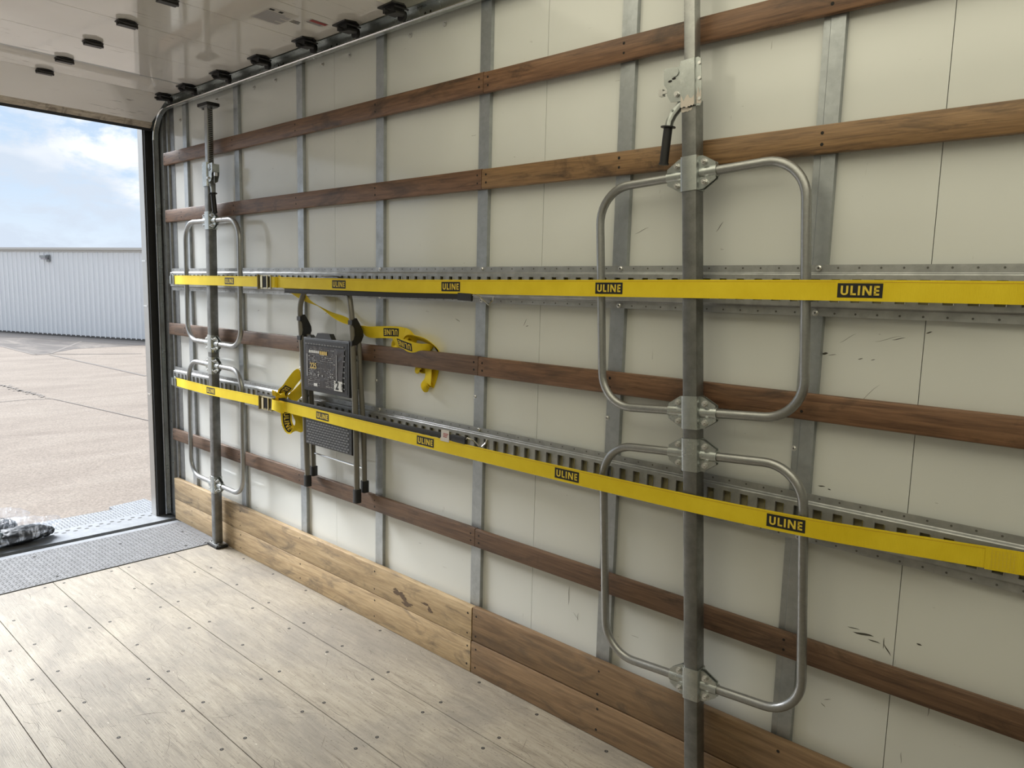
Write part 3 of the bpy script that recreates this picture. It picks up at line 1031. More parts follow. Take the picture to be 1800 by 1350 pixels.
def load_bar(loc, tilt, label, flip, hi=True):
    t = thing('load_bar', loc, label, 'load bar', 'hooped load bars')
    L = Vector(loc)

    def B(mb, name, m, **k):
        return mb.build(name, m, t, origin=(0, 0, 0), **k)
    q = MB()
    q.sweep([(0, 0, .022), (0, 0, 2.03)], cham(.045, .045, .005), side=(1, 0, 0))
    B(q, 'outer_tube', [M_['barsteel']])
    q = MB()
    q.sweep([(0, .0, 1.95), (0, .0, 2.425)], cham(.034, .034, .004), side=(1, 0, 0))
    fx = 1 if flip else -1
    for i in range(38):
        z = 2.05 + i * .0098
        q.box(fx * .0172, fx * .0186, -.011, .011, z, z + .0042, 1)
    B(q, 'inner_rack_tube', [M_['tube'], M_['hole']])
    for z, nm in ((0.0, 'foot'), (2.425, 'head_pad')):
        q = MB()
        q.prism([(-.055, -.035), (.055, -.035), (.062, -.025), (.062, .025), (.055, .035), (-.055, .035), (-.062, .025), (-.062, -.025)], z, z + .014)
        q.prism([(-.05, -.030), (.05, -.030), (.05, .030), (-.05, .030)], z + (.014 if z < 1 else -.006), z + (.020 if z < 1 else 0), mi=1)
        for sx in (-1, 1):
            q.cyl((sx * .038, -.012, z + (.020 if z < 1 else -.006)), (0, 0, 1 if z < 1 else -1), .007, .008, 8, 1)
        B(q, nm, [M_['rubber'], M_['galvdark']])
    # clamps
    for zc_ in (1.832, 1.166, 1.044, 0.365):
        q = MB()
        q.sweep([(0, 0, zc_ - .047), (0, 0, zc_ + .047)], cham(.051, .051, .006), side=(1, 0, 0))
        cl_ = B(q, 'clamp', [M_['zinc']])
        cl_['_o'] = [0, 0, 0]
        for s in (-1, 1):
            q = MB()
            for yy_ in (-.0065, .0035):
                q.prism([(s * .024, zc_ - .045), (s * .036, zc_ - .045), (s * .074, zc_ - .022), (s * .074, zc_ + .022), (s * .036, zc_ + .045), (s * .024, zc_ + .045)], yy_ - .004 if yy_ < 0 else yy_, yy_ if yy_ < 0 else yy_ + .004, 'y')
            q.sweep([(s * .026, 0, zc_), (s * .076, 0, zc_)], [(.0168 * math.cos(2 * PI * i / 14), .0168 * math.sin(2 * PI * i / 14)) for i in range(14)])
            w_ = q.build('clamp_wing', [M_['zinc']], cl_, origin=(0, 0, 0))
            for dz in (-.027, .027):
                q = MB()
                q.cyl((s * .042, -.0105, zc_ + dz), (0, -1, 0), .0088, .002, 12)
                q.cyl((s * .042, -.0125, zc_ + dz), (0, -1, 0), .0078, .006, 6)
                q.cyl((s * .042, -.0185, zc_ + dz), (0, -1, 0), .0038, .006, 8)
                q.cyl((s * .042, .0075, zc_ + dz), (0, 1, 0), .007, .005, 6)
                q.build('bolt', [M_['screw']], cl_, origin=(0, 0, 0))
    # hoops: each a left and a right bent tube
    for (z1, z0) in ((1.832, 1.166), (1.044, 0.365)):
        for s in (-1, 1):
            hw, r = .3145, .105
            p = [(s * .03, 0, z1), (s * (hw - r) * .6, 0, z1)]
            p += [(s * (hw - r + r * math.sin(math.radians(a))), 0, z1 - r + r * math.cos(math.radians(a))) for a in range(0, 91, 9)]
            p += [(s * hw, 0, (z0 + z1) / 2)]
            p += [(s * (hw - r + r * math.cos(math.radians(a))), 0, z0 + r - r * math.sin(math.radians(a))) for a in range(0, 91, 9)]
            p += [(s * (hw - r) * .6, 0, z0), (s * .03, 0, z0)]
            q = MB()
            q.tube(p, .0128, 16)
            B(q, 'hoop_tube', [M_['tube']])
    # ratchet housing
    s = 1 if flip else -1
    q = MB()
    q.prism([(-s * .038, 2.130), (-s * .030, 2.137), (s * .018, 2.133), (s * .030, 2.125), (s * .075, 2.130), (s * .075, 2.085), (s * .066, 2.072), (s * .066, 2.055), (s * .055, 2.035), (s * .018, 2.030), (-s * .018, 2.010), (-s * .034, 2.008), (-s * .040, 2.018)], -.0225, -.0195, 'y')
    q.prism([(s * .018, 2.125), (s * .070, 2.125), (s * .070, 2.070), (s * .052, 2.035), (s * .018, 2.030)], .016, .019, 'y')
    q.prism([(s * .0235, -.0195), (s * .021, -.0285), (-s * .021, -.0285), (-s * .0255, -.0195)], 2.012, 2.136)
    q.box(min(s * .018, s * .030), max(s * .018, s * .030), -.02, .018, 2.115, 2.122)
    q.box(min(s * .066, s * .069), max(s * .066, s * .069), -.02, .018, 2.083, 2.125)
    ho = B(q, 'ratchet_housing', [M_['zinc']])
    ho['_o'] = [0, 0, 0]
    for (x_, z_, r_c) in ((-s * .034, 2.120, .0045), (-s * .034, 2.080, .0045), (-s * .034, 2.026, .0045), (s * .040, 2.112, .012)):
        q = MB()
        q.cyl((x_, -.0225, z_), (0, -1, 0), r_c, .003, 14)
        q.build('rivet', [M_['zinc'] if r_c > .01 else M_['screw']], ho, origin=(0, 0, 0))
    q = MB()
    q.cyl((s * .034, -.0225, 2.052), (0, -1, 0), .0085, .003, 6)
    q.cyl((s * .034, -.0255, 2.052), (0, -1, 0), .006, .006, 12)
    q.build('bolt', [M_['screw']], ho, origin=(0, 0, 0))
    q = MB()
    q.box(min(s * .060, s * .092), max(s * .060, s * .092), -.012, -.007, 2.066, 2.074)
    q.box(min(s * .083, s * .095), max(s * .083, s * .095), -.018, -.003, 2.060, 2.078)
    q.build('release_pin', [M_['screw']], ho, origin=(0, 0, 0))
    q = MB()
    for dx_ in (-.006, .006):
        q.prism([(s * .050 + dx_ + .0065 * math.cos(a_), 2.094 + dx_ * .4 + .0032 * math.sin(a_)) for a_ in [k_ * PI / 4 for k_ in range(8)]], -.0232, -.0226, 'y')
    q.build('slot', [M_['hole']], ho, origin=(0, 0, 0), smooth=0)
    q = MB()
    q.sweep([(s * .016, -.006, 2.040), (s * .052, -.012, 2.003), (s * .062, -.015, 1.985), (s * .0655, -.016, 1.968)], cham(.022, .022, .009), side=(0, 1, 0))
    q.cyl((s * .050, -.0225, 2.012), (0, -1, 0), .0035, .002, 8)
    lv = B(q, 'lever', [M_['zinc']])
    q = MB()
    q.cyl((s * .0665, -.016, 1.972), (s * .16, 0, -1), .021, .003, 18)
    q.tube([(s * .0665, -.016, 1.970), (s * .073, -.016, 1.93), (s * .0815, -.016, 1.873)], .0125, 14)
    q.cyl((s * .0815, -.016, 1.874), (s * .15, 0, -1), .0145, .005, 14)
    B(q, 'grip', [M_['black']])
    if not flip:
        q = MB()
        rp = random.Random(3)
        # brushed-on paint: ragged edge across the bottom of the housing and the top of the tube
        def blot(x0, x1, zt, zb, y0_, y1_, m_=9):
            top = [(x0 + (x1 - x0) * i / m_, zt[i % len(zt)] + rp.uniform(-.004, .004)) for i in range(m_ + 1)]
            bot = [(x1 + (x0 - x1) * i / m_, zb + rp.uniform(-.004, .004)) for i in range(m_ + 1)]
            q.prism(top + bot, y0_, y1_, 'y')
        blot(-.020, .0205, [2.046, 2.036, 2.028, 2.034, 2.040], 2.010, -.0294, -.0286)
        blot(.0245, .0385, [2.036, 2.048, 2.055], 2.012, -.0234, -.0226, 5)
        blot(-.0215, .012, [2.010], 2.000, -.0236, -.0224, 7)
        B(q, 'paint_patch', [M_['painted']], smooth=0)
    t.rotation_euler = (0, tilt, 0)
    return t


BY = -0.0665
load_bar((0.4115, BY, 0.0), math.atan(.012), 'far load bar with two steel hoops, standing beside the open doorway', True)
load_bar((3.437, BY, 0.0), -math.atan(.0650), 'near load bar with two steel hoops and black ratchet grip, large at right', False)

# ================================================================== yellow straps
LW = .0508


def seg_interp(path, s):
    """point on polyline at arclength s, with tangent"""
    acc = 0
    for i in range(len(path) - 1):
        d = (path[i + 1] - path[i]).length
        if acc + d >= s or i == len(path) - 2:
            return path[i].lerp(path[i + 1], (s - acc) / d)
        acc += d


def smooth_path(pts, n=10):
    pts = [Vector(p) for p in pts]
    out = []
    for i in range(len(pts) - 1):
        p0, p1, p2, p3 = pts[max(i - 1, 0)], pts[i], pts[i + 1], pts[min(i + 2, len(pts) - 1)]
        for k in range(n):
            t = k / n
            out.append(0.5 * ((2 * p1) + (-p0 + p2) * t + (2 * p0 - 5 * p1 + 4 * p2 - p3) * t * t + (-p0 + 3 * p1 - 3 * p2 + p3) * t ** 3))
    out.append(pts[-1])
    return out


class Ribbon:
    def __init__(self, pts, wds, n=8, width=LW, th=.0016):
        self.p = [Vector((v.x, min(v.y, .0125), v.z)) for v in smooth_path(pts, n)]
        self.w = [v.normalized() for v in smooth_path(wds, n)]
        self.L = [0]
        for a, b2 in zip(self.p[:-1], self.p[1:]):
            self.L.append(self.L[-1] + (b2 - a).length)
        self.width, self.th = width, th

    def at(self, s, w, off=0.0):
        """s arclength, w in -0.5..0.5, off normal offset"""
        s = min(max(s, 0), self.L[-1])
        i = 0
        while i < len(self.L) - 2 and self.L[i + 1] < s:
            i += 1
        d = max(self.L[i + 1] - self.L[i], 1e-9)
        t = (s - self.L[i]) / d
        p = self.p[i].lerp(self.p[i + 1], t)
        wv = self.w[i].lerp(self.w[i + 1], t)
        tg = (self.p[min(i + 2, len(self.p) - 1)] - self.p[max(i - 1, 0)]).normalized() if len(self.p) > 2 else (self.p[1] - self.p[0]).normalized()
        wv = (wv - tg * wv.dot(tg)).normalized()
        nrm = tg.cross(wv)
        o_ = p + wv * (w * self.width) + nrm * off
        o_.y = min(o_.y, .0138)      # never into the wall sheet
        return o_

    def mesh(self, mb, stitch=True, nw=2):
        tot = self.L[-1]
        ss = self.L
        for sgn in (1, -1):
            vs = []
            for s in ss:
                for j in range(nw + 1):
                    vs.append(self.at(s, -.5 + j / nw, sgn * self.th / 2))
            k = nw + 1
            mb.add(vs, [(i * k + j, i * k + j + 1, (i + 1) * k + j + 1, (i + 1) * k + j) for i in range(len(ss) - 1) for j in range(nw)], 0)
        vs = []
        for s in ss:
            vs += [self.at(s, -.5, -self.th / 2), self.at(s, -.5, self.th / 2), self.at(s, .5, -self.th / 2), self.at(s, .5, self.th / 2)]
        mb.add(vs, [(i * 4, i * 4 + 1, i * 4 + 5, i * 4 + 4) for i in range(len(ss) - 1)] + [(i * 4 + 2, i * 4 + 3, i * 4 + 7, i * 4 + 6) for i in range(len(ss) - 1)], 0)
        for e in (0, len(ss) - 1):
            mb.add([vs[e * 4], vs[e * 4 + 1], vs[e * 4 + 3], vs[e * 4 + 2]], [(0, 1, 2, 3)], 0)

    def patch(self, mb, s0, s1, w0, w1, off, mi, n=None):
        n = n or max(1, int((s1 - s0) / .004))
        vs = []
        for i in range(n + 1):
            s = s0 + (s1 - s0) * i / n
            vs += [self.at(s, w0, off), self.at(s, w1, off)]
        mb.add(vs, [(2 * i, 2 * i + 1, 2 * i + 3, 2 * i + 2) for i in range(n)], mi)

    def poly(self, mb, pts, off, mi):
        mb.add([self.at(a, b2, off) for a, b2 in pts], [tuple(range(len(pts)))], mi)

    def label(self, mb, sc_, rev=1, flipw=1, off=.0012, length=.100, h=.68):
        """black box with the word ULINE; rev=-1 mirrors direction along s, flipw turns it over"""
        a, b2 = sc_ - length / 2, sc_ + length / 2
        self.patch(mb, a, b2, -h / 2, h / 2, off, 2)
        o2 = off * 1.45

        def T(u, v):    # u 0..1 along the word, v 0..1 up
            return (sc_ + rev * (u - .5) * length, flipw * (v - .5) * h)
        Y0, Y1 = .17, .83
        st = .048

        def bar(u0_, v0, u1_, v1, u2, v2, u3, v3):
            self.poly(mb, [T(u0_, v0), T(u1_, v1), T(u2, v2), T(u3, v3)], o2, 3)

        def rect(u0_, u1_, v0, v1):
            bar(u0_, v0, u1_, v0, u1_, v1, u0_, v1)
        # U
        c0, c1, cw = .075, .245, .085
        ym = Y0 + .2
        rect(c0, c0 + st, ym, Y1)
        rect(c1 - st, c1, ym, Y1)
        cx = (c0 + c1) / 2
        n = 8
        for i in range(n):
            a0, a1 = PI + PI * i / n, PI + PI * (i + 1) / n
            ro, ri = cw, cw - st
            vo, vi = ym - Y0, ym - Y0 - .13
            bar(cx + ro * math.cos(a0), ym + vo * math.sin(a0), cx + ro * math.cos(a1), ym + vo * math.sin(a1),
                cx + ri * math.cos(a1), ym + vi * math.sin(a1), cx + ri * math.cos(a0), ym + vi * math.sin(a0))
        # L
        rect(.295, .295 + st, Y0, Y1)
        rect(.295, .42, Y0, Y0 + .14)
        # I
        rect(.46, .46 + st, Y0, Y1)
        # N
        rect(.56, .56 + st, Y0, Y1)
        rect(.715, .715 + st, Y0, Y1)
        bar(.56, Y1, .56 + st * 1.15, Y1, .715 + st, Y0, .715 + st - st * 1.15, Y0)
        # E
        rect(.81, .81 + st, Y0, Y1)
        rect(.81, .93, Y0, Y0 + .14)
        rect(.81, .925, .5 - .065, .5 + .065)
        rect(.81, .93, Y1 - .14, Y1)


YM = [M_['yellow'], M_['stitch'], M_['print'], M_['printyellow']]
UP = Vector((0, 0, 1))


def strap(label, zs_, labels_x, buckle_x, tail, twist=None):
    t = thing('cargo_strap', (2.0, -.09, zs_[0][2]), label, 'strap', 'yellow cargo straps')
    # main webbing, in two lengths meeting in the buckle
    for part in (0, 1):
        pts = [p for p in zs_ if (p[0] <= buckle_x + .001 if part == 0 else p[0] >= buckle_x - .001)]
        rb_ = Ribbon(pts, [UP] * len(pts), 6)
        q = MB()
        rb_.mesh(q)
        # front is -y; tangent +x, w=+z -> normal = t x w = -y : positive offset is the front
        rb_.patch(q, 0.02, rb_.L[-1] - .02, .385, .41, .0011, 1, n=60)
        for lx in labels_x:
            if pts[0][0] < lx < pts[-1][0]:
                # arclength of that x
                s = next(rb_.L[i] for i in range(len(rb_.p)) if rb_.p[i][0] >= lx)
                i = next(i for i in range(len(rb_.p)) if rb_.p[i][0] >= lx)
                s = rb_.L[i] - (rb_.p[i][0] - lx)
                rb_.label(q, s)
        if part == 1:
            L_ = rb_.L[-1]
            # sewn overlap at the near end
            rb_.patch(q, L_ - .115, L_ - .001, -.53, .47, .0026, 0, n=4)
            for k in range(7):
                rb_.patch(q, L_ - .105, L_ - .055, -.42 + k * .13, -.405 + k * .13, .0030, 3, n=6)
                rb_.patch(q, L_ - .103 + k * .007, L_ - .102 + k * .007, -.42, .38, .0030, 3, n=1)
        q.build('webbing', YM, t, smooth=50)
    # cam buckle
    bx, by, bz = buckle_x, tail['by'], tail['bz']
    q = MB()
    sl_ = tail.get('slope', 0)
    q.box(bx - .055, bx - .045, by - .016, by - .006, bz - .034, bz + .034, 0)
    q.box(bx - .055, bx + .06, by - .017, by + .004, bz + .0295, bz + .032, 0)
    q.box(bx - .055, bx + .06, by - .017, by + .004, bz - .032, bz - .0295, 0)
    q.cyl((bx - .028, by - .012, bz - .033), (0, 0, 1), .005, .066, 10, 0)
    q.cyl((bx + .048, by - .008, bz - .033), (0, 0, 1), .004, .066, 10, 0)
    q.box(bx - .022, bx - .004, by - .024, by - .0215, bz - .027, bz + .027, 0)
    q.box(bx + .028, bx + .034, by - .020, by - .014, bz - .031, bz + .031, 0)
    q.box(bx - .040, bx + .030, by - .011, by - .008, bz - .026, bz + .026, 1)
    bk = q.build('cam_buckle', [M_['gold'], M_['black']], t)
    q = MB()
    q.prism([(bx - .060, by - .010), (bx - .056, by - .020), (bx - .048, by - .026), (bx - .046, by - .024), (bx - .053, by - .018), (bx - .057, by - .009)], bz - .035, bz + .035)
    q.build('thumb_lever', [M_['gold']], bk, origin=bk['_o'])
    # spring fittings clicked into the track at both ends
    for e, sg in ((0, -1), (-1, 1)):
        ex, ey, ez = zs_[e]
        q = MB()
        q.prism([(ex - sg * .035, ey - .010), (ex - sg * .030, ey - .014), (ex + sg * .012, ey - .010), (ex + sg * .020, ey + .012), (ex + sg * .016, ey + .016), (ex - sg * .02, ey + .004)], ez - .024, ez + .024)
        q.prism([(ex + sg * .052, ey + .008), (ex + sg * .046, ey - .006), (ex - sg * .006, ey - .016), (ex - sg * .006, ey - .013), (ex + sg * .043, ey - .003), (ex + sg * .048, ey + .008)], ez - .0235, ez + .0235)
        q.box(min(ex - sg * .03, ex + sg * .005), max(ex - sg * .03, ex + sg * .005), ey + .010, ey + .020, ez - .027, ez + .029)
        q.tube([(ex + sg * .012, ey + .006, ez + .026), (ex + sg * .002, ey - .004, ez + .036), (ex - sg * .010, ey + .006, ez + .026)], .0032, 8)
        q.build('end_fitting', [M_['gold'] if e else M_['zinc']], t)
    # loose tail(s)
    for (pts, wds, labs) in tail['ribbons']:
        rb_ = Ribbon(pts, wds, 8)
        q = MB()
        rb_.mesh(q, nw=4)
        for (f, rv, fl_, sd) in labs:
            rb_.label(q, rb_.L[-1] * f, rv, fl_, off=.0012 * sd)
        q.build('loose_tail', YM, t, smooth=60)
    return t


upz = [(-.150, -.028, 1.5115), (-.03, -.055, 1.5115), (.085, -.0825, 1.5115), (.25, -.0895, 1.5112), (.41, -.0945, 1.5108), (1.0, -.0955, 1.5100), (1.07, -.0955, 1.5095), (1.15, -.0955, 1.5085), (1.5, -.0965, 1.5055), (1.78, -.0965, 1.5040), (2.1, -.0955, 1.5030), (2.5, -.0950, 1.5055), (3.0, -.0950, 1.5090), (3.34, -.0950, 1.5120), (3.665, -.0860, 1.5145), (3.85, -.066, 1.5158), (4.12, -.034, 1.5165), (4.26, -.022, 1.5170)]
# tail of the upper strap: down behind itself, twisting behind the ladder, heaped behind the third slat
upper_tail = {'by': -.098, 'bz': 1.5090, 'ribbons': [
    ([(1.115, -.104, 1.509), (1.150, -.106, 1.508), (1.160, -.098, 1.508), (1.155, -.090, 1.504)],
     [(0, 0, 1)] * 4, []),
    ([(1.155, -.088, 1.520), (1.25, -.070, 1.478), (1.315, -.062, 1.452), (1.40, -.048, 1.415), (1.50, -.040, 1.382), (1.60, -.034, 1.352), (1.70, -.024, 1.320), (1.76, -.012, 1.303), (1.83, -.006, 1.305), (1.90, -.005, 1.309), (1.955, -.004, 1.310), (1.995, -.003, 1.307)],
     [(.45, -.15, 1), (.5, -.2, 1), (.5, -.3, 1), (.2, -.9, .5), (0, -1, .25), (-.1, -.95, -.2), (-.1, -.7, .35), (-.05, -.3, 1), (0, 0, 1), (0, 0, 1), (.25, 0, 1), (.35, .1, 1)],
     [(.905, -1, -1, 1)]),
    # heap above the slat
    ([(1.995, -.003, 1.308), (2.03, -.006, 1.300), (2.03, .008, 1.284), (1.985, .010, 1.268), (1.945, .004, 1.262), (1.93, .010, 1.248), (1.95, .016, 1.235)],
     [(.35, .1, 1), (.7, 0, .7), (1, -.3, .4), (.4, -.5, 1), (0, -.5, 1), (-.3, -.6, .8), (-.4, -.6, .6)], []),
    ([(1.96, .014, 1.235), (1.945, -.006, 1.258), (1.975, -.020, 1.272), (2.03, -.028, 1.264), (2.09, -.026, 1.254), (2.13, -.018, 1.252), (2.15, .0, 1.25), (2.13, .014, 1.225)],
     [(.3, -.5, 1), (.2, -.6, 1), (.1, -.4, 1), (.15, -.3, 1), (.2, -.3, 1), (.3, -.3, 1), (.4, 0, 1), (.4, 0, 1)],
     [(.42, -1, -1, 1)]),
    ([(2.0, .016, 1.27), (2.03, .004, 1.292), (2.08, -.006, 1.296), (2.14, -.004, 1.285), (2.18, .004, 1.268), (2.20, .012, 1.24), (2.19, .016, 1.20)],
     [(0, -.8, .5), (0, -.9, .5), (.1, -.9, .5), (.4, -.8, .5), (.5, -.8, .3), (.6, -.7, .2), (.7, -.6, 0)],
     []),
    # below the slat
    ([(2.14, .006, 1.19), (2.15, -.004, 1.165), (2.152, -.008, 1.135), (2.142, -.004, 1.108), (2.137, .006, 1.100), (2.143, .016, 1.112), (2.160, .020, 1.15), (2.170, .020, 1.19)],
     [(1, -.1, .1), (1, -.2, .25), (1, -.2, .45), (.6, -.1, .8), (.4, 0, .9), (.6, 0, .7), (1, 0, .3), (1, 0, .1)], []),
    ([(2.085, .010, 1.19), (2.082, 0.0, 1.170), (2.086, .002, 1.158), (2.096, .014, 1.166), (2.10, .018, 1.19)],
     [(1, -.2, .1), (1, -.2, .1), (1, 0, .1), (1, 0, 0), (1, 0, 0)], []),
]}
strap('upper yellow cargo strap across the wall, its loose tail tucked behind a slat', upz, (.685, 1.668, 2.372, 3.073, 3.786), 1.07, upper_tail)

loz = [(-.180, -.024, .8880), (-.03, -.055, .8971), (.085, -.082, .9045), (.25, -.0895, .9050), (.41, -.0945, .9050), (.9, -.0955, .9110), (1.06, -.0955, .9120), (1.13, -.0955, .9120), (1.4, -.0965, .9105), (1.75, -.0965, .9065), (2.1, -.0955, .9045), (2.5, -.0950, .9030), (2.95, -.0950, .9030), (3.40, -.0950, .9055), (3.705, -.0860, .9110), (3.88, -.066, .9155), (4.10, -.034, .9220), (4.205, -.022, .9250)]
lower_tail = {'by': -.098, 'bz': .9120, 'ribbons': [
    # band turned round the buckle
    ([(1.115, -.108, .912), (1.14, -.120, .916), (1.175, -.122, .914), (1.205, -.112, .908), (1.215, -.098, .905)],
     [(.12, 0, 1), (.05, 0, 1), (-.08, 0, 1), (-.15, 0, 1), (-.15, 0, 1)], []),
    # upper loop
    ([(1.155, -.088, .93), (1.165, -.080, .965), (1.19, -.088, .985), (1.225, -.088, 1.005), (1.262, -.080, 1.045), (1.285, -.060, 1.078), (1.305, -.040, 1.070), (1.300, -.030, 1.035), (1.265, -.034, 1.0), (1.225, -.04, .970), (1.19, -.05, .94)],
     [(.5, .6, -.3), (.5, .8, -.3), (.5, .8, -.4), (.5, .8, -.4), (.55, .8, -.3), (.6, .7, -.1), (.6, .7, .1), (.5, .8, -.2), (.5, .8, -.4), (.5, .7, -.5), (.6, .5, -.5)],
     [(.17, -1, 1, -1)]),
    ([(1.135, -.090, .952), (1.155, -.104, .975), (1.182, -.106, .972), (1.180, -.094, .952)],
     [(.5, .7, -.5), (.5, .7, -.5), (.5, .7, -.5), (.5, .7, -.5)], []),
    # lower loop
    ([(1.195, -.080, .90), (1.208, -.086, .87), (1.212, -.086, .835), (1.222, -.078, .805), (1.250, -.066, .795), (1.272, -.054, .815), (1.268, -.046, .85), (1.24, -.05, .89)],
     [(.6, .8, 0), (.6, .8, -.05), (.6, .8, -.1), (.6, .8, .1), (.6, .8, .1), (.6, .8, .1), (.7, .7, 0), (.7, .7, 0)],
     [(.26, 1, 1, 1)]),
]}
strap('lower yellow cargo strap across the wall, its loose tail looped at the buckle', loz, (.44, 1.535, 2.240, 2.938, 3.656), 1.06, lower_tail)


def bungee(x0, x1, z, y, label, tagx=None):
    t = thing('rubber_strap', ((x0 + x1) / 2, y, z), label, 'rubber strap', 'black rubber straps')
    q = MB()
    n = 24
    pts = [(x0 + (x1 - x0) * i / n, y, z - .002 * math.sin(PI * i / n)) for i in range(n + 1)]
    q.sweep(pts, cham(.004, .021, .0012), side=(0, 1, 0))
    q.build('band', [M_['rubber']], t)
    q = MB()
    q.sweep([(x1 - .05, y, z), (x1 - .02, y, z - .001), (x1 + .02, y, z - .002)], cham(.010, .028, .003), side=(0, 1, 0))
    q.build('end_grip', [M_['black']], t)
    q = MB()
    q.tube([(x1 + .01, y, z), (x1 + .025, y + .004, z + .010), (x1 + .040, y + .015, z + .004), (x1 + .055, y + .035, z - .018), (x1 + .050, y + .055, z - .028), (x1 + .060, y + .066, z - .012), (x1 + .068, y + .062, z + .002)], .0028, 8)
    q.build('wire_hook', [M_['alu']], t)
    if tagx:
        q = MB()
        q.box(tagx - .022, tagx + .022, y - .0035, y - .0028, z - .016, z + .024, 0)
        q.box(tagx - .024, tagx + .024, y - .006, y - .0035, z - .020, z - .008, 0)
        for k in range(3):
            q.box(tagx - .010, tagx + .018 - .004 * k, y - .0040, y - .0036, z + .004 - .006 * k + .004, z + .007 - .006 * k + .004, 1)
        q.build('paper_tag', [M_['stickerwhite'], M_['red']], t, smooth=0)['label'] = 'small white tag with red print'


bungee(1.22, 2.46, 1.470, -.0920, 'black rubber strap just below the upper yellow strap, over the ladder top')
bungee(0.95, 2.44, 0.9420, -.0920, 'black rubber strap with a white paper tag, just above the lower yellow strap', 2.352)

# ================================================================== step ladder
ld = thing('step_ladder', (1.56, -.06, .545), 'folded two-step ladder with taupe frame strapped against the wall', 'step ladder')
FY = -.0755
q = MB()
rail = [(1.372, FY, .600), (1.360, FY, .836), (1.350, FY, 1.03), (1.336, FY, 1.225), (1.325, FY, 1.34), (1.326, FY + .001, 1.405), (1.345, FY + .006, 1.455), (1.385, FY + .014, 1.495), (1.44, FY + .022, 1.522), (1.50, FY + .026, 1.53),
        (1.56, FY + .026, 1.53), (1.625, FY + .022, 1.522), (1.675, FY + .014, 1.495), (1.703, FY + .006, 1.455), (1.722, FY + .001, 1.405), (1.732, FY, 1.34), (1.738, FY, 1.225), (1.750, FY, 1.03), (1.759, FY, .836), (1.765, FY, .610)]
q.tube(smooth_path(rail, 4), .0125, 14, ry=.0125)
q.build('front_frame', [M_['ladder']], ld)
q = MB()
q.tube([(1.367, -.038, .60), (1.361, -.038, .80), (1.350, -.040, 1.05), (1.345, -.044, 1.27)], .0115, 12)
q.build('rear_leg', [M_['ladder']], ld)
q = MB()
q.tube([(1.770, -.038, .61), (1.765, -.038, .85), (1.748, -.040, 1.05), (1.735, -.044, 1.27)], .0115, 12)
q.build('rear_leg', [M_['ladder']], ld)
for x, y, z0, z1 in ((1.3725, FY, .548, .602), (1.7665, FY, .552, .612), (1.367, -.038, .592, .638), (1.771, -.038, .593, .645)):
    q = MB()
    q.sweep([(x, y, z0), (x, y, z0 + .012), (x, y, z1)], cham(.032, .030, .008), side=(1, 0, 0))
    q.build('rubber_foot', [M_['black']], ld)
q = MB()
q.tube([(1.362, -.038, .702), (1.768, -.038, .700)], .0045, 8)
q.build('cross_rod', [M_['alu']], ld)
for a0, a1 in ((0, 3), (1, -3)):
    pass
for pth_ in ([(1.372, FY + .0125, 1.488), (1.405, FY + .018, 1.508), (1.44, FY + .022, 1.522)], [(1.690, FY + .010, 1.476), (1.672, FY + .0145, 1.497), (1.64, FY + .020, 1.517)]):
    pass
q = MB()
q.tube(smooth_path([(1.352, FY + .0075, 1.467), (1.385, FY + .014, 1.495), (1.44, FY + .022, 1.522), (1.56, FY + .026, 1.53), (1.625, FY + .022, 1.522), (1.675, FY + .014, 1.495), (1.690, FY + .010, 1.478)], 4), .0130, 14)
q.build('hand_grip', [M_['black']], ld)
# black knuckle guards joining front frame to rear legs
for x, s in ((1.330, 1), (1.735, 1)):
    q = MB()
    q.prism([(FY - .013, 1.352), (FY + .012, 1.362), (FY + .030, 1.335), (FY + .046, 1.305), (FY + .048, 1.285), (FY + .038, 1.262), (FY + .010, 1.246), (FY - .013, 1.243), (FY - .013, 1.262), (FY - .004, 1.268), (FY + .004, 1.290), (FY + .002, 1.318), (FY - .004, 1.330), (FY - .013, 1.334)], x - .0145, x + .0145, 'x')
    q.build('knuckle_guard', [M_['black']], ld)


def tread(mb, x0, x1, z0, z1, y, skip=None):
    """raised brick-pattern tread"""
    nr = int((z1 - z0) / .0122)
    for r in range(nr):
        off = (r % 2) * .011
        x = x0 + off
        while x + .0175 < x1:
            if not (skip and skip(x + .008, z0 + r * .0122)):
                mb.box(x, x + .0175, y - .0026, y, z0 + r * .0122 + .001, z0 + r * .0122 + .0062, 1)
            x += .022


q = MB()
q.sweep([(1.3755, -.080, 1.1375), (1.731, -.080, 1.1375)], cham(.022, .248, .006), side=(0, 1, 0))
q.box(1.388, 1.719, -.0922, -.0905, 1.026, 1.250, 0)
tread(q, 1.392, 1.716, 1.034, 1.246, -.0920, skip=lambda x, z: 1.398 < x < 1.696 and 1.032 < z < 1.228)
for a, b2, h_ in ((1.47, 1.60, .024), (1.40, 1.44, .012)):
    q.prism([(a, 1.26), (b2, 1.26), (b2 - .018, 1.26 + h_), (a + .018, 1.26 + h_)], -.090, -.066, 'y', mi=0)
up_ = q.build('platform_step', [M_['plastic'], M_['plasticlight']], ld)
q = MB()
q.sweep([(1.385, -.080, .850), (1.747, -.080, .850)], cham(.020, .180, .006), side=(0, 1, 0))
tread(q, 1.396, 1.737, .768, .885, -.0900)
q.build('lower_step', [M_['plastic'], M_['plasticlight']], ld)
# hinge strips
for x in (1.352, 1.744):
    q = MB()
    q.sweep([(x, -.058, .79), (x, -.058, 1.20)], cham(.004, .010, .001), side=(1, 0, 0))
    for z in (.82, .98, 1.05, 1.18):
        q.cyl((x, -.058, z), (1, 0, 0), .005, .007, 8)
    q.build('hinge_strut', [M_['alu'] if False else M_['galvdark']], ld)
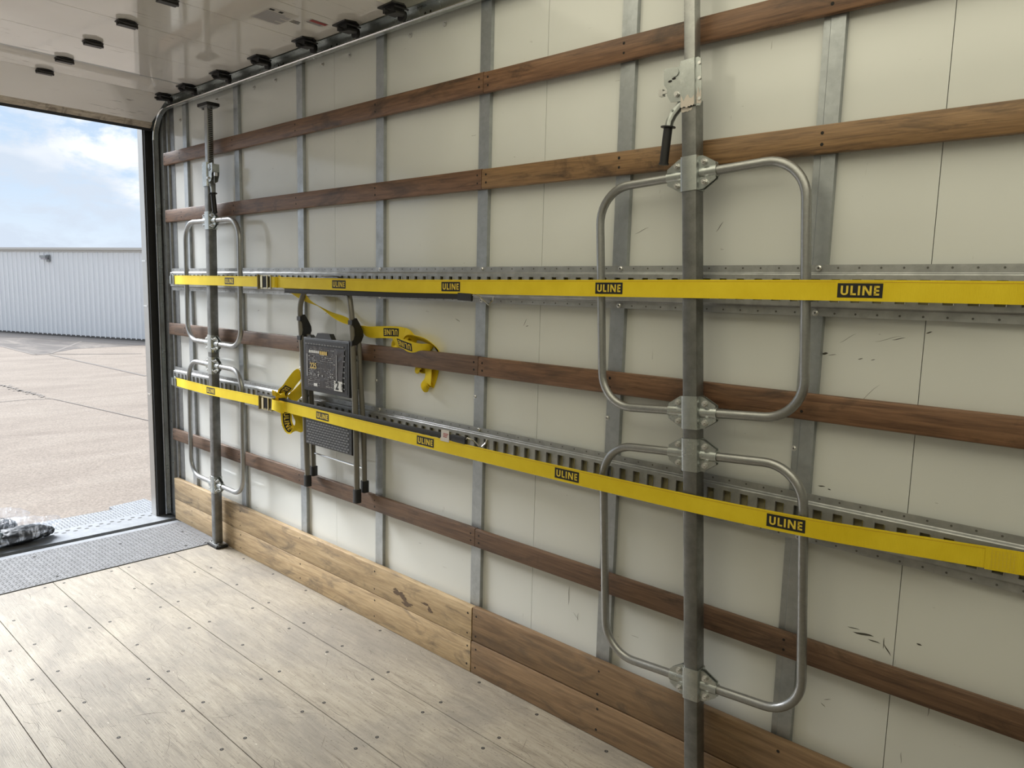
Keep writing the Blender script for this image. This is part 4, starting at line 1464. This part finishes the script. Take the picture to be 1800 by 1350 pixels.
# product label on the platform step
q = MB()
LX0, LX1, LZ0, LZ1 = 1.402, 1.694, 1.036, 1.224
nx_, nz_ = 24, 14
vs = []
for j in range(nz_ + 1):
    for i in range(nx_ + 1):
        u_, v_ = i / nx_, j / nz_
        wav = .0012 * noise.noise(Vector((u_ * 6, v_ * 5, 3))) + .0008 * noise.noise(Vector((u_ * 13, v_ * 11, 1)))
        vs.append((LX0 + (LX1 - LX0) * u_ - .006 * math.sin(v_ * 5) * (u_ > .9), -.0949 + wav, LZ0 + (LZ1 - LZ0) * v_))
q.add(vs, [(j * (nx_ + 1) + i, j * (nx_ + 1) + i + 1, (j + 1) * (nx_ + 1) + i + 1, (j + 1) * (nx_ + 1) + i) for j in range(nz_) for i in range(nx_)], 0)
yl = -.0968


def lr(u0_, u1_, v0, v1, mi):
    x0, x1 = LX0 + (LX1 - LX0) * u0_, LX0 + (LX1 - LX0) * u1_
    z0, z1 = LZ0 + (LZ1 - LZ0) * v0, LZ0 + (LZ1 - LZ0) * v1
    q.add([(x0, yl, z0), (x1, yl, z0), (x1, yl, z1), (x0, yl, z1)], [(0, 1, 2, 3)], mi)


# illegible fine print as short dashes
rn = random.Random(4)
for row in range(20):
    v0 = .93 - row * .046
    if .84 < v0 < .90 or .50 < v0 < .60:
        continue
    u_ = .07 if row % 5 else .12
    while u_ < .78:
        w_ = rn.uniform(.012, .05)
        if rn.random() < .72 and not (.38 < u_ < .5 and row > 10):
            lr(u_, min(u_ + w_, .80), v0, v0 + .010, 1 if rn.random() < .8 else 2)
        u_ += w_ + .012
lr(.02, .055, .25, .80, 1)
lr(.82, .845, .18, .85, 1)
lr(.42, .423, .35, .58, 1)
for u_ in (.13, .24, .33, .44, .66, .72):
    lr(u_, u_ + .035, .28, .33, 1)
lr(.22, .32, .03, .10, 2)
lr(.77, .985, .005, .24, 2)
q.build('product_label', [M_['film'], M_['greytext'], M_['white']], up_, origin=ld['_o'], smooth=60)['label'] = 'glossy black product label with gold and white print'


def text(body, x, z, size, m, y, parent, name, bold=.0, o=None, rot=0.0, sx=1.0):
    cu = bpy.data.curves.new(name, 'FONT')
    cu.body = body
    cu.size = size
    cu.offset = bold
    cu.align_x = 'LEFT'
    ob = bpy.data.objects.new(name, cu)
    COL.objects.link(ob)
    bpy.context.view_layer.update()
    me = bpy.data.meshes.new_from_object(ob.evaluated_get(bpy.context.evaluated_depsgraph_get()))
    COL.objects.unlink(ob)
    bpy.data.objects.remove(ob)
    R = Matrix.Rotation(rot, 4, 'Z')
    for v in me.vertices:
        p = R @ Vector((v.co.x * sx, v.co.y, 0))
        v.co = Vector((p.x + x, y, p.y + z)) - Vector(o)
    me.materials.clear()
    me.materials.append(m)
    mo = bpy.data.objects.new(name, me)
    COL.objects.link(mo)
    mo.parent = parent
    return mo


text('225', 1.436, 1.122, .036, M_['goldtext'], -.0972, up_, 'printed_number', .0009, ld['_o'])
text('2', 1.637, 1.044, .052, M_['print'], -.0974, up_, 'printed_number', .0016, ld['_o'])
text('STEP', 1.690, 1.044, .014, M_['print'], -.0974, up_, 'printed_word', .0003, ld['_o'], rot=PI / 2)
q = MB()
yl = -.0972
for i in range(7):
    x = 1.43 + i * .012
    q.prism([(x, 1.192), (x + .009, 1.193), (x + .009, 1.205), (x, 1.204)], yl - .0003, yl, 'y', mi=0)
for i in range(4):
    x = 1.516 + i * .015
    q.prism([(x, 1.188), (x + .012, 1.189), (x + .012, 1.205), (x, 1.204)], yl - .0003, yl, 'y', mi=1)
q.build('printed_word', [M_['white'], M_['goldtext']], up_, origin=ld['_o'], smooth=0)

# ================================================================== plastic bags in the doorway
M_['clear'] = bpy.data.materials.new('clear_plastic_film')
M_['clear'].use_nodes = True
t = M_['clear'].node_tree
t.nodes.clear()
gl = t.nodes.new('ShaderNodeBsdfGlossy')
gl.inputs['Roughness'].default_value = .12
gl.inputs['Color'].default_value = (1, 1, 1, 1)
df = t.nodes.new('ShaderNodeBsdfTranslucent')
df.inputs['Color'].default_value = (.85, .88, .92, 1)
tp = t.nodes.new('ShaderNodeBsdfTransparent')
tp.inputs['Color'].default_value = (.97, .98, 1, 1)
m1 = t.nodes.new('ShaderNodeMixShader')
m1.inputs[0].default_value = .5
t.links.new(gl.outputs[0], m1.inputs[1])
t.links.new(df.outputs[0], m1.inputs[2])
m2 = t.nodes.new('ShaderNodeMixShader')
nn = tnoise(t, obj_coord(t, (1.2, 5, 1.2)), 11, 4, .6, .6)
t.links.new(ramp(t, nn, [(.48, (.03,) * 3), (.66, (.26,) * 3)]), m2.inputs[0])
t.links.new(tp.outputs[0], m2.inputs[1])
t.links.new(m1.outputs[0], m2.inputs[2])
ou = t.nodes.new('ShaderNodeOutputMaterial')
t.links.new(m2.outputs[0], ou.inputs[0])
bn = t.nodes.new('ShaderNodeBump')
bn.inputs['Strength'].default_value = .8
bn.inputs['Distance'].default_value = .01
t.links.new(nn, bn.inputs['Height'])
t.links.new(bn.outputs[0], gl.inputs['Normal'])
M_['content'] = mat('crumpled_black_plastic', (0.008, 0.010, 0.010), 0.5, spec=0.3)
M_['contentgreen'] = mat('dark_green_plastic', (0.02, 0.045, 0.035), 0.35)


def blob(name, c, ax, rot, m, parent, seed, amp=.12, fr=5.0, ridges=.06, sub=5, zmin=None, o=None):
    bm = bmesh.new()
    bmesh.ops.create_icosphere(bm, subdivisions=sub, radius=1)
    R = Matrix.Rotation(rot, 4, 'Z')
    for v in bm.verts:
        d = v.co.copy()
        n_ = noise.fractal(d * 1.6 + Vector((seed, 0, 0)), 1.0, 2.0, 4)
        rg = 1 - abs(noise.noise(Vector((d.x * fr * .25 + d.y * 1.5, d.y * fr * 1.3, d.z * fr * .25)) + Vector((0, seed, 0)))) * 2
        k = 1 + amp * n_ + ridges * rg
        p = Vector((d.x * ax[0], d.y * ax[1], d.z * ax[2])) * k
        p = R @ p + Vector(c)
        if zmin is not None:
            p.z = max(p.z, zmin + .0008 * noise.noise(p * 30))
        v.co = p - Vector(o)
    me = bpy.data.meshes.new(name)
    bm.to_mesh(me)
    bm.free()
    me.materials.append(m)
    me.polygons.foreach_set('use_smooth', [True] * len(me.polygons))
    ob = bpy.data.objects.new(name, me)
    COL.objects.link(ob)
    ob.parent = parent
    return ob


for (lc, lab, parts, film) in (
        ((-.42, -.92, -.009), 'nearer clear plastic bag of crumpled black plastic, lying on the door sill',
         [((-.42, -.83, .040), (.085, .135, .045), .05, 'content', 3), ((-.43, -1.06, .050), (.10, .15, .055), -.1, 'contentgreen', 7), ((-.44, -.70, .026), (.045, .045, .028), .1, 'content', 12)],
         ((-.43, -.93, .060), (.12, .31, .070), .02, 5)),
        ((-.70, -1.0, -.03), 'farther clear plastic bag of crumpled black plastic, lying out on the liftgate',
         [((-.70, -.90, .020), (.095, .12, .050), .2, 'content', 21), ((-.71, -1.12, .030), (.10, .15, .06), .0, 'content', 24)],
         ((-.72, -1.0, .055), (.12, .27, .080), .15, 29))):
    t_ = thing('plastic_bag', lc, lab, 'bag', 'plastic bags in the doorway')
    zf = lc[2] + .0035
    for (c, ax, rt, mm_, sd) in parts:
        blob('folded_plastic', c, ax, rt, M_[mm_], t_, sd, .12, 7.5, .09, 5, zf, lc)
    c, ax, rt, sd = film
    blob('clear_film', c, ax, rt, M_['clear'], t_, sd, .20, 3.2, .07, 5, zf, lc)

# ================================================================== outside
GZ = -1.05
g = MB()
nx = 2
g.add([(-45, -32, GZ), (-0.6, -32, GZ), (-.6, 30, GZ), (-45, 30, GZ)], [(0, 1, 2, 3)], 0)
g.add([(-.6, -32, GZ), (14, -32, GZ), (14, 30, GZ), (-.6, 30, GZ)], [(0, 1, 2, 3)], 0)
WD = Vector((0.9332, 0.3594, 0))
WN = Vector((0.3594, -0.9332, 0))
W0 = Vector((-37.207, 7.448, 0))


def gl_pt(a, b2, z=GZ):
    p = W0 + WD * a + WN * b2
    return (p.x, p.y, z)


def strip(mb, pts, w, mi, z):
    for (x0, y0), (x1, y1) in zip(pts[:-1], pts[1:]):
        d = Vector((x1 - x0, y1 - y0, 0)).normalized()
        n_ = Vector((-d.y, d.x, 0)) * w / 2
        mb.add([(x0 + n_.x, y0 + n_.y, z), (x0 - n_.x, y0 - n_.y, z), (x1 - n_.x, y1 - n_.y, z), (x1 + n_.x, y1 + n_.y, z)], [(0, 1, 2, 3)], mi)


# grey asphalt apron along the building, meeting the concrete in a V at the drain
ap = [(-65, -3.5), (-28.7, 5.45), (-26.0, 5.50), (-24.2, 5.60), (-24.6, 6.1), (-26.0, 7.2), (-26.6, 9.9), (-24.5, 12.4), (-20, 14.1)]
bs = [gl_pt(20, 0)[:2], gl_pt(-32, 0)[:2]]
g.add([(x, y, GZ + .004) for x, y in ap + bs], [tuple(range(len(ap) + 2))], 1)
J = [([(-13.4, -3), (-13.51, 2.016), (-13.553, 2.536), (-13.343, 2.935), (-12.168, 3.088), (-9.489, 3.421), (-5.0, 4.0)], .035),
     ([(-28.7, 5.49), (-26.0, 5.48), (-24.2, 5.48), (-24.4, 5.97), (-23.75, 6.71), (-22.9, 8.44)], .12),
     ([(-24.4, 5.97), (-30.68, 9.10)], .10), ([(-23.95, 5.85), (-19.4, 5.96), (-16.3, 6.0)], .10),
     ([(-16.5, 2.70), (-15.0, 2.79), (-13.84, 2.91)], .05)]
for pts, w in J:
    strip(g, pts, w, 2, GZ + .008)
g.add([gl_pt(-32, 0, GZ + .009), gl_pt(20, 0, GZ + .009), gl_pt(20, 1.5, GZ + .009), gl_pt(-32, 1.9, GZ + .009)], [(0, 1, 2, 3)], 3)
rg = random.Random(11)
for k in range(60):
    u_ = rg.random()
    x, y = -16.3 + 2.6 * u_ + rg.gauss(0, .12), 2.70 + .2 * u_ + rg.gauss(0, .06)
    s_ = rg.uniform(.015, .05)
    g.add([(x - s_, y - s_ * .7, GZ + .009), (x + s_, y - s_, GZ + .009), (x, y + s_, GZ + .009 + s_ * .6)], [(0, 1, 2)], 2)
M_['darkstrip'] = mat('dark_asphalt_edge', (0.055, 0.049, 0.048), 0.9)  # darker strip of ground along the foot of the building
ground = g.build('ground', [M_['ground'], M_['asphalt'], M_['joint'], M_['darkstrip']], smooth=0)
tag(ground, kind='structure')

# long white metal building across the yard
bt = thing('warehouse', gl_pt(4, 0), 'long low white corrugated metal building across the concrete yard', 'building')
q = MB()
prof_ = []
a = -36.0
while a < 30:
    prof_ += [(a, 0), (a + .17, 0), (a + .19, .03), (a + .25, .03), (a + .27, 0)]
    a += .305
ZT = 2.78
n = len(prof_)
vs = [gl_pt(a, b2, GZ + .06) for a, b2 in prof_] + [gl_pt(a, b2, ZT) for a, b2 in prof_]
q.add(vs, [(i, i + 1, i + 1 + n, i + n) for i in range(n - 1)])
q.build('corrugated_wall', [M_['bldg']], bt, smooth=0)
q = MB()
for z0, z1, d in ((ZT - .02, ZT + .07, .06), (ZT + .07, ZT + .17, .14)):
    vs = [gl_pt(-36, d, z0), gl_pt(30, d, z0), gl_pt(30, d, z1), gl_pt(-36, d, z1), gl_pt(-36, -.3, z0), gl_pt(30, -.3, z0), gl_pt(30, -.3, z1), gl_pt(-36, -.3, z1)]
    q.add(vs, [(0, 1, 2, 3), (3, 2, 6, 7), (0, 4, 5, 1), (4, 7, 6, 5)])
q.build('roof_trim', [M_['bldgtrim']], bt, smooth=0)
q = MB()
vs = [gl_pt(-36, -.2, ZT + .17), gl_pt(30, -.2, ZT + .17), gl_pt(30, -12, ZT + .6), gl_pt(-36, -12, ZT + .6)]
q.add(vs, [(0, 1, 2, 3)])
q.build('roof', [M_['bldg']], bt, smooth=0)
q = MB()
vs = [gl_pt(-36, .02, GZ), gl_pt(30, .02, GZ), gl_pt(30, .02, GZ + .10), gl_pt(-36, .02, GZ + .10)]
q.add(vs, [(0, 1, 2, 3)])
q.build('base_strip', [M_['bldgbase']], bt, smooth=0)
lp = gl_pt(3.62, .03, 2.47)
q = MB()
P0 = Vector(lp)
for (a0, a1, d0, d1, z0, z1, mi) in ((-.09, .09, 0, .05, -.16, .16, 0), (-.30, .06, .05, .22, .02, .12, 0), (-.26, .02, .06, .20, -.06, .02, 1)):
    c8 = [P0 + WD * a + WN * d + Vector((0, 0, z)) for z in (z0, z1) for d in (d0, d1) for a in (a0, a1)]
    q.add(c8, [(0, 1, 3, 2), (4, 6, 7, 5), (0, 4, 5, 1), (2, 3, 7, 6), (0, 2, 6, 4), (1, 5, 7, 3)], mi)
tag(q.build('wall_lamp', [M_['galvdark'], M_['stickergrey']], origin=lp, smooth=0), 'small grey security lamp under the roof edge of the white building', 'wall lamp')

for o in S.objects:
    if '_o' in o:
        del o['_o']
bpy.context.view_layer.update()
